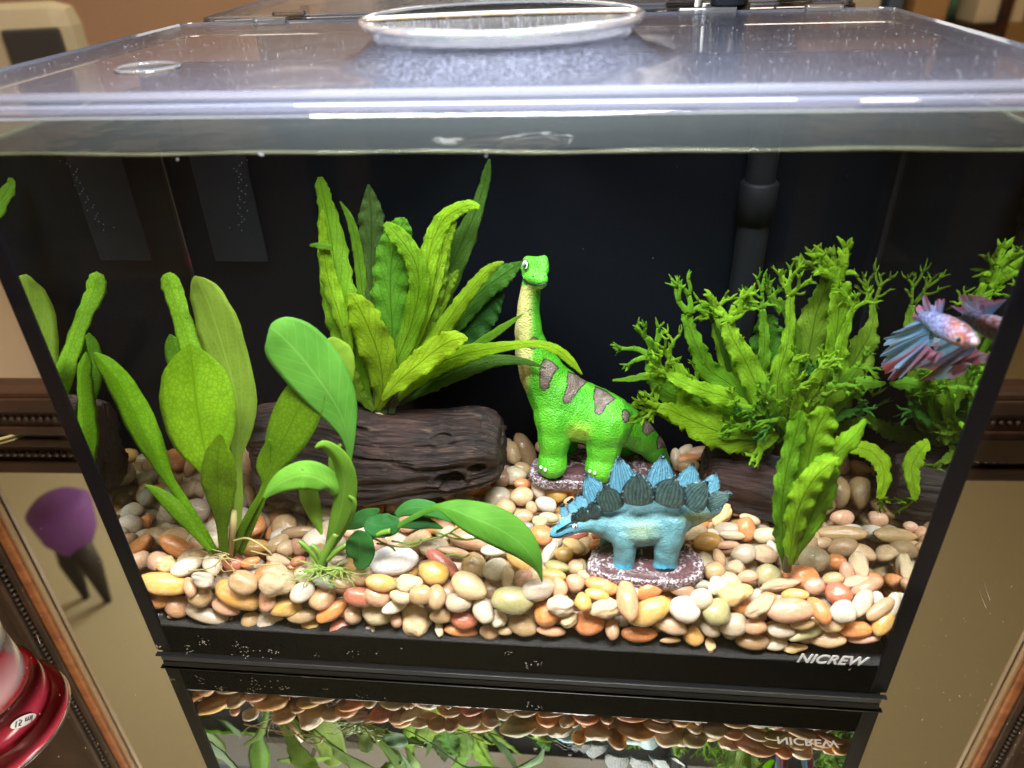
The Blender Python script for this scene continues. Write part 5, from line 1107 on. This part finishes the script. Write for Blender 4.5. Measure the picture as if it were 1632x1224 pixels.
blob('body', [c8((98, 612, .0290, 32), (135, 596, .0292, 43), (190, 566, .0300, 56), (245, 548, .0310, 56), (320, 530, .0330, 66), (420, 540, .0360, 84), (520, 550, .0380, 118), (640, 545, .0385, 138), (760, 535, .0385, 132), (865, 512, .0390, 108), (960, 490, .0400, 78), (1060, 470, .0415, 62), (1130, 450, .0425, 46), (1165, 430, .0430, 30)),
              c8((110, 622, .0292, 22), (170, 604, .0300, 30)), c8((140, 540, .0300, 20), (190, 520, .0305, 22)),
              c8((545, 610, .0330, 84), (555, 700, .0310, 68), (550, 780, .0300, 62), (540, 835, .0295, 68)), c8((520, 845, .0290, 42), (575, 845, .029, 40)),
              c8((865, 520, .0350, 94), (845, 620, .0330, 90), (825, 710, .0315, 76), (820, 790, .0305, 68), (812, 822, .0300, 72)), c8((785, 830, .0295, 42), (855, 830, .0295, 38)),
              c8((450, 620, .0480, 52), (435, 690, .0490, 40), (425, 722, .0485, 36), (412, 735, .0475, 30)), c8((880, 560, .0480, 60), (885, 680, .0490, 44), (880, 735, .049, 40))],
     0.00062, M['resin_fine'], sg, psg, smooth=8, grow=1.16)
def plate(bx, by, tx, ty, w_, Y, far, seed):
    A = at(*z8(bx, by), Y=Y); B = at(*z8(tx, ty), Y=Y + (0.002 if far else -0.001)); k = mpp(A); L_ = B - A; V = (CAM - A).normalized()
    Sd = L_.cross(V).normalized(); N_ = Sd.cross(L_).normalized(); W2 = w_ * (1.12 if far else 1.18) / 4.08 * k / 2; nu, nv = 26, 24
    bm = bmesh.new(); lay = bm.verts.layers.float_color.new('paint'); g = []
    base = (0.14, 0.38, 0.52) if far else (0.055, 0.115, 0.105); dark = (0.010, 0.022, 0.035)
    for i in range(nu + 1):
        u_ = i / nu; row = []
        prof = 1.28 * (0.66 + 1.0 * u_ - 0.6 * u_ * u_) * (1 - u_ ** (1.35 if far else 1.6)) ** 0.86
        for j in range(nv + 1):
            v_ = -1 + 2 * j / nv
            rib = math.cos(v_ * 3.14159 * (7.5 if not far else 9.0) / (0.75 + 0.35 * u_) + 1.6 * noise.noise(Vector((u_ * 2.5, v_ * 2, seed)))) * (0.75 + 0.5 * noise.noise(Vector((u_ * 4, v_ * 7, seed + 2)))); edge = max(abs(v_) ** 4, u_ ** 5)
            jag = 1 + 0.05 * noise.noise(Vector((u_ * 9, v_ * 9, seed)))
            p = A + L_ * u_ * (1 + 0.02 * noise.noise(Vector((v_ * 6, seed, 0)))) + Sd * (W2 * v_ * prof * jag) + N_ * (W2 * 0.26 * (1 - v_ * v_) * (1 - 0.6 * u_) + 0.00016 * rib * (1 - edge)) + N_ * 0.0004 * noise.noise(Vector((u_ * 14, v_ * 14, seed)))
            vv = bm.verts.new(p); f_ = max(0.0, min(1.0, (-rib + 0.05) * (2.4 if not far else 1.8))) * (0.35 + 0.65 * u_ if far else 1.0)
            q = max(f_ * 0.9, (edge - 0.38) * 3.2); nz = noise.noise(Vector((u_ * 30, v_ * 30, seed)))
            c = lerp3(base, dark, q + 0.5 * nz * q)
            if edge > 0.6 and nz > 0.28: c = (0.28, 0.48, 0.55)
            if far: c = lerp3(c, (0.16, 0.33, 0.30), (0.35 - u_) * 2)
            vv[lay] = (*c, 1); row.append(vv)
        g.append(row)
    for i in range(nu):
        for j in range(nv): bm.faces.new((g[i][j], g[i][j + 1], g[i + 1][j + 1], g[i + 1][j]))
    bmesh.ops.remove_doubles(bm, verts=bm.verts, dist=0.000005)
    o = from_bm('back_plate', bm, M['resin_plate'], sg); md = o.modifiers.new('s', 'SOLIDIFY'); md.thickness = 0.0013; md.offset = -1
    return o
M['resin_plate'] = paint_mat('painted_resin_plate', 1500, 0.35, 0.36)
for a_ in ((400, 440, 300, 225, 175, .0440, 1, 1), (565, 380, 512, 112, 195, .0460, 1, 2), (778, 360, 802, 100, 190, .0470, 1, 3), (945, 360, 1000, 158, 160, .0470, 1, 4), (1085, 360, 1152, 222, 120, .0480, 1, 5),
           (285, 450, 238, 360, 80, .0380, 1, 6), (228, 475, 190, 405, 60, .0360, 1, 7), (165, 500, 148, 425, 52, .0345, 1, 8), (255, 462, 205, 392, 50, .0372, 1, 18),
           (462, 455, 425, 300, 165, .0325, 0, 9), (638, 415, 640, 218, 180, .0300, 0, 10), (822, 420, 880, 242, 185, .0295, 0, 11), (965, 430, 1090, 275, 160, .0300, 0, 12), (1085, 430, 1245, 350, 100, .0310, 0, 13),
           (345, 500, 345, 415, 100, .0300, 0, 14), (285, 520, 275, 452, 80, .0285, 0, 15), (238, 535, 225, 490, 50, .0280, 0, 16)):
    plate(*a_)
e_ = ball('eye', *z8(228, 567), .0215, 16 / 4.08, M['eye_white'], sg, (1, 1, 0.5)); ball('pupil', *z8(232, 569), .0205, 7.5 / 4.08, M['black_paint'], e_, (1, 1, 0.5)); ball('eye_ring', *z8(228, 567), .0220, 20 / 4.08, M['black_paint'], sg, (1, 1, 0.5))
line('mouth', [(*z8(66, 630), .0245), (*z8(100, 640), .0228), (*z8(140, 632), .0222), (*z8(180, 612), .0218), (*z8(215, 604), .0222)], 0.00035, M['black_paint'], sg)
line('brow', [(*z8(110, 600), .0262), (*z8(160, 570), .0256), (*z8(205, 545), .0258), (*z8(240, 540), .0265)], 0.0005, M['resin_fine'], sg)
rock_base(sg, 1030, 893, 0.0590, [z8(312, 830), z8(335, 740), z8(400, 690), z8(520, 668), z8(700, 650), z8(880, 645), z8(960, 690), z8(1050, 770), z8(1062, 850), z8(1010, 905), z8(880, 935), z8(720, 930), z8(560, 915), z8(400, 885)], 0.0062, 7.0)
# --- betta
fi = empty('betta_fish', at(1505, 530, Y=0.026)); tag(fi, 'blue and red long-finned fish swimming near the right side glass', 'fish')
def pfi(x, y, co, nn):
    c = lerp3((0.20, 0.24, 0.50), (0.34, 0.11, 0.07), (x - 1498) / 22)
    if x > 1535: c = lerp3((0.22, 0.07, 0.05), (0.30, 0.22, 0.20), (x - 1545) / 12)
    return lerp3(c, (0.32, 0.34, 0.50), 0.20 + noise.noise(co * 500))
FXP = 0.3885
def fy(x, y): return at(x, y, X=FXP).y
blob('body', [[(x, y, fy(x, y), r) for x, y, r in ((1472, 504, 9), (1488, 511, 15), (1507, 521, 20), (1526, 531, 20), (1541, 540, 16), (1552, 545, 10))]], 0.0006, M['fish'], fi, pfi)
def near(x, y, d):
    P = at(x, y, X=FXP - d); return P.y
e_ = ball('eye', 1527, 541, near(1527, 541, 0.0062), 5.5, M['grit'], fi, (1, 1, 0.6)); ball('pupil', 1527, 541, near(1527, 541, 0.0070), 4.0, M['black_paint'], e_, (1, 1, 0.7))
def fan(name, root, outer, cols, seed, nr=16, ns=60, dx=0.0):
    bm = bmesh.new(); uvl = bm.loops.layers.uv.new('UVMap'); lay = bm.verts.layers.float_color.new('paint')
    z7 = lambda P: [(1360 + x / 3.06, 380 + y / 3.06, 0) for x, y in P]
    A = catmull(z7(root), ns); B = catmull(z7(outer), ns); g = []; rr = random.Random(seed)
    for j in range(ns):
        row = []; rag = 1 - 0.16 * max(0, math.sin(j * 0.75 + seed)) ** 2 - 0.10 * rr.random()
        for i in range(nr):
            u_ = i / (nr - 1) * rag; x = A[j][0] + (B[j][0] - A[j][0]) * u_; y = A[j][1] + (B[j][1] - A[j][1]) * u_ + 2.0 * u_ * math.sin(u_ * 5 + j * .3)
            P = at(x, y, X=min(0.396, FXP - dx + 0.0026 * u_ * math.sin(j * 0.36 + seed) + 0.0012 * u_ * math.sin(j * 0.9 + seed))); v = bm.verts.new(P)
            c = lerp3(cols[0], cols[1], (i / (nr - 1) + 0.5 * noise.noise(Vector((j * .12, i * .15, seed)))) * 1.3 - 0.2)
            c = lerp3(c, cols[2], 1.6 * noise.noise(Vector((j * .16, i * .1, seed + 5))) * (i / nr)); v[lay] = (*c, 1); row.append(v)
        g.append(row)
    for j in range(ns - 1):
        for i in range(nr - 1):
            f = bm.faces.new((g[j][i], g[j + 1][i], g[j + 1][i + 1], g[j][i + 1]))
            for lp_, (a, b) in zip(f.loops, ((j, i), (j + 1, i), (j + 1, i + 1), (j, i + 1))): lp_[uvl].uv = (b / nr, a / ns)
    return from_bm(name, bm, M['fin'], fi)
BL, RD, PK, LB = (0.17, 0.40, 0.72), (0.36, 0.06, 0.08), (0.50, 0.20, 0.32), (0.34, 0.60, 0.82)
fan('tail_fin', [(400, 375), (385, 410), (375, 450), (370, 490), (375, 530)], [(330, 385), (250, 425), (190, 455), (145, 495), (140, 545), (122, 580), (128, 640), (200, 650), (270, 610), (330, 575)], (BL, LB, RD), 1)
fan('dorsal_fin', [(370, 430), (390, 405), (415, 385), (450, 395)], [(280, 400), (290, 350), (320, 310), (352, 275), (380, 318), (408, 292), (446, 292), (436, 345), (425, 375)], (BL, PK, LB), 2)
fan('anal_fin', [(350, 500), (370, 525), (400, 550), (440, 555)], [(128, 640), (160, 690), (205, 704), (260, 665), (310, 620), (350, 600), (385, 614), (420, 580)], (PK, RD, LB), 3)
fan('pectoral_fin', [(430, 490), (425, 505)], [(395, 490), (385, 525), (400, 540), (415, 525)], (LB, (0.5, 0.5, 0.6), PK), 4, 8, 16, 0.006)

# ------------------------------------------------------------------ measuring cup on the mirror, left
CX, CY = -0.0800 - 0.0450, -0.008
t = NT('grey_clear_plastic'); M['cupclear'] = t.surf(t.princ((0.62, 0.58, 0.58), 0.12, Transmission_Weight=0.6, IOR=1.3).outputs[0])
t = NT('red_clear_plastic'); M['cupred'] = t.surf(t.princ((0.88, 0.07, 0.13), 0.16, Transmission_Weight=0.45, IOR=1.3).outputs[0])
t = NT('label_white'); M['cuplabel'] = t.surf(t.princ((0.62, 0.56, 0.52), 0.4).outputs[0])
cp = empty('measuring_cup', (CX, CY, ZM)); tag(cp, 'red and clear plastic measuring cup with ml markings standing at the far left', 'cup')
zc = ZM + 0.0004
def cyl(name, prof, mat):
    bm = bmesh.new(); lathe(bm, [(r, zc + z) for r, z in prof], CX, CY, 64); return from_bm(name, bm, mat, cp)
cyl('clear_wall', [(0.0005, 0), (0.0300, 0), (0.0312, 0.001), (0.0335, 0.0285), (0.0325, 0.0290), (0.0302, 0.0015), (0.0005, 0.0012)], M['cupclear'])
cyl('red_wall', [(0.0336, 0.0292), (0.0375, 0.0300), (0.0395, 0.0500), (0.0386, 0.0502), (0.0366, 0.0310), (0.0336, 0.0304)], M['cupred'])
cyl('rim', [(0.0390, 0.0504), (0.0450, 0.0530), (0.0460, 0.0590), (0.0455, 0.0605), (0.0440, 0.0600), (0.0435, 0.0550), (0.0380, 0.0520)], M['cupred'])
cyl('rim_edge', [(0.0462, 0.0606), (0.0466, 0.0616), (0.0458, 0.0624), (0.0448, 0.0618), (0.0454, 0.0606)], M['acrylic'])
def cup_text(body, zz, rad, az, size, mt, tilt):
    c = bpy.data.curves.new('m', 'FONT'); c.body = body; c.size = size; c.align_x = 'CENTER'; c.align_y = 'CENTER'; c.extrude = 0.00005
    to = bpy.data.objects.new('tmp', c); COL.objects.link(to); dg = bpy.context.evaluated_depsgraph_get(); me = bpy.data.meshes.new_from_object(to.evaluated_get(dg)); bpy.data.objects.remove(to)
    n = Vector((math.cos(az), math.sin(az), 0)); X_ = Vector((-math.sin(az), math.cos(az), 0)); Rm = Matrix((X_, Vector((0, 0, 1)), n)).transposed().to_4x4()
    T = Matrix.Translation(Vector((CX, CY, zc + zz)) + n * (rad + 0.0006)) @ Rm @ Matrix.Rotation(tilt, 4, 'Z')
    me.transform(T); me.materials.clear(); link('marking', me, mt, cp)
    bm = bmesh.new(); bmesh.ops.create_cone(bm, cap_ends=True, segments=40, radius1=1, radius2=1, depth=0.0003, matrix=Matrix.Translation(Vector((CX, CY, zc + zz)) + n * (rad + 0.0002)) @ Rm @ Matrix.Rotation(tilt, 4, 'Z') @ Matrix.Diagonal((size * 1.55, size * 0.62, 1, 1)))
    from_bm('label_plate', bm, M['cuplabel'], cp, False)
AZ = math.radians(-36)
cup_text('25 ml', 0.0140, 0.0324, AZ, 0.0066, M['black_paint'], math.radians(35))
cup_text('15 ml', 0.0400, 0.0386, AZ + 0.42, 0.0055, M['black_paint'], math.radians(35))

# ------------------------------------------------------------------ things in the room seen in the wall mirror
M['chair_frame'] = plain('olive_wood_chair', (0.46, 0.42, 0.32), 0.5); M['chair_pad'] = plain('dark_chair_pad', (0.03, 0.03, 0.035), 0.6); M['chair_seat'] = plain('tan_seat', (0.38, 0.27, 0.15), 0.7)
cc = vat(62, 52, 2.0); top = vat(62, 2, 2.0).z
ch = empty('chair', (cc.x, cc.y, RZ0)); tag(ch, 'blurred olive chair with a dark backrest pad in the room at the upper left', 'chair')
CMx = Matrix.Translation((cc.x, cc.y, 0)) @ Matrix.Rotation(math.radians(-14), 4, 'Z')
boxobj('backrest', -0.25, 0.085, -0.05, 0.05, top - 0.50, top, M['chair_frame'], ch, 0.045, M=CMx)
boxobj('backrest_pad', -0.055, 0.055, 0.0505, 0.060, top - 0.20, top - 0.045, M['chair_pad'], ch, 0.006, M=CMx)
boxobj('seat', -0.20, 0.20, 0.051, 0.46, RZ0 + 0.42, RZ0 + 0.47, M['chair_seat'], ch, 0.015, M=CMx)
for x_, y_ in ((-0.18, 0), (0.06, 0), (-0.18, 0.40), (0.16, 0.40)):
    boxobj('leg', x_ - 0.018, x_ + 0.018, y_ - 0.018, y_ + 0.018, RZ0, (top - 0.502) if y_ == 0 else RZ0 + 0.418, M['chair_frame'], ch, M=CMx)
cb_ = empty('kitchen_counter', (0.9, -1.9, RZ0)); 
q0 = vat(600, 30, 1.5); q1 = vat(1120, 30, 1.5)
tag(cb_, 'dark machine on a stand in the room behind the round lid disc', 'appliance')
xa, xb = sorted((q0.x, q1.x)); yy = q0.y
cb_.location = ((xa + xb) / 2, yy, RZ0)
boxobj('machine_body', xa, xb, yy - 0.25, yy, q0.z - 0.28, 0.45, M['lamp_body'], cb_, 0.02)
boxobj('stand', xa + 0.02, xb - 0.02, yy - 0.24, yy - 0.02, RZ0, q0.z - 0.282, M['dark_wood'], cb_)
q = vat(566, 22, 1.35); gd = empty('desk_fan', (q.x, q.y, RZ0)); tag(gd, 'grey round disc-shaped device standing in the room left of the lid disc', 'device')
bm = bmesh.new(); bmesh.ops.create_cone(bm, cap_ends=True, segments=48, radius1=0.066, radius2=0.066, depth=0.03, matrix=Matrix.Translation((q.x, q.y, q.z - 0.03)) @ Matrix.Rotation(math.radians(90), 4, 'X'))
from_bm('disc_body', bm, plain('blue_grey_plastic', (0.16, 0.19, 0.24), 0.4), gd, False)
boxobj('stem', q.x - 0.012, q.x + 0.012, q.y - 0.012, q.y + 0.012, RZ0, q.z - 0.097, M['lamp_body'], gd)
sh = empty('shelf_unit', (0, 0, RZ0)); r0_ = vat(1262, 30, 2.6); r1_ = vat(1700, 30, 2.6); xa, xb = sorted((r0_.x, r1_.x)); yy = r0_.y
sh.location = ((xa + xb) / 2, yy, RZ0); tag(sh, 'wooden shelf unit with clutter in the room at the upper right', 'shelf')
zs = vat(1450, 52, 2.6).z
boxobj('shelf_board', xa, xb, yy - 0.32, yy, zs - 0.03, zs, M['dark_wood'], sh)
boxobj('shelf_board', xa, xb, yy - 0.32, yy, zs + 0.62, zs + 0.65, M['dark_wood'], sh)
boxobj('side_board', xa - 0.031, xa - 0.001, yy - 0.32, yy, RZ0, zs + 0.65, M['dark_wood'], sh); boxobj('side_board', xb + 0.001, xb + 0.031, yy - 0.32, yy, RZ0, zs + 0.65, M['dark_wood'], sh)
rr = random.Random(31); x = xa + 0.03
for nm, col, w_, h_, lab in (('storage_jar', (.35, .30, .14), .05, .14, 'olive jar on the room shelf, first from its left end'), ('book', (.30, .04, .05), .04, .2, 'dark red book on the room shelf beside the olive jar'), ('storage_box', (.45, .42, .36), .12, .11, 'pale box on the room shelf beside the red book'), ('book', (.06, .10, .16), .04, .21, 'navy book on the room shelf between two boxes'),
                   ('storage_box', (.34, .20, .09), .10, .16, 'tan box on the room shelf right of the navy book'), ('storage_jar', (.10, .30, .22), .06, .12, 'green jar on the room shelf right of the tan box'), ('storage_box', (.55, .47, .34), .14, .20, 'large cream box at the right part of the room shelf')):
    mt = plain(nm + '_' + lab.split()[0], col, 0.5)
    bm = bmesh.new()
    if 'jar' in nm:
        lathe(bm, [(w_ * .5, zs + 0.001), (w_ * .52, zs + h_ * .75), (w_ * .35, zs + h_ * .85)], x + w_ / 2, yy - 0.12, 24, cap=True)
        o = from_bm('jar_body', bm, mt); e_ = empty(nm, (x + w_ / 2, yy - 0.12, zs)); tag(e_, lab, 'jar'); o.parent = e_; o.matrix_parent_inverse = Matrix.Translation(-Vector(e_.location))
        bm = bmesh.new(); lathe(bm, [(w_ * .4, zs + h_ * .852), (w_ * .4, zs + h_)], x + w_ / 2, yy - 0.12, 24, cap=True); from_bm('lid', bm, M['chair_frame'], e_)
    elif nm == 'book':
        e_ = empty(nm, (x + w_ / 2, yy - 0.1, zs)); tag(e_, lab, 'book')
        boxobj('cover', x, x + w_, yy - 0.16, yy - 0.02, zs + 0.001, zs + h_, mt, e_, 0.003); boxobj('pages', x + 0.004, x + w_ - 0.004, yy - 0.156, yy - 0.024, zs + h_ + 0.0002, zs + h_ + 0.001, M['cuplabel'], e_)
    else:
        e_ = empty(nm, (x + w_ / 2, yy - 0.1, zs)); tag(e_, lab, 'box')
        boxobj('box_body', x, x + w_, yy - 0.2, yy - 0.02, zs + 0.001, zs + h_ * 0.85, mt, e_, 0.004); boxobj('lid', x - 0.003, x + w_ + 0.003, yy - 0.203, yy - 0.017, zs + h_ * 0.852, zs + h_, mt, e_, 0.004)
    x += w_ + rr.uniform(0.01, 0.05)

# purple stand-in for a hand holding a phone, reflected in the mirror top
P_ = at(104, 835, Z=ZM); d_ = ray(104, 835); d_.z = -d_.z
t_ = (MO - P_).dot(MN) / d_.dot(MN); Q_ = P_ + d_ * t_; d_ = d_ - MN * (2 * d_.dot(MN)); Q_ = Q_ + d_ * ((1.32 - Q_.z) / d_.z)
pd = empty('phone_stand_in', (Q_.x, Q_.y, RZ1)); tag(pd, 'purple stand-in with dark grey prongs for a hand holding a phone, reflected at left', 'stand-in')
bm = bmesh.new(); lathe(bm, [(0.055, 1.42), (0.085, 1.36), (0.10, 1.25), (0.07, 1.22), (0.001, 1.215)], Q_.x, Q_.y, 32, cap=True); from_bm('phone_shape', bm, plain('purple_stand_in', (0.17, 0.06, 0.33), 0.7), pd)
for dx_, dy_, l_ in ((-0.05, 0.0, RZ1), (0.04, 0.02, RZ1)):
    bm = bmesh.new(); tube(bm, [(Q_.x + dx_ * .6, Q_.y + dy_, 1.38), (Q_.x + dx_, Q_.y + dy_, 1.5), (Q_.x + dx_, Q_.y + dy_, l_ - 0.001)], [0.040, 0.034, 0.012], 12); from_bm('finger_prong', bm, M['chair_pad'], pd)
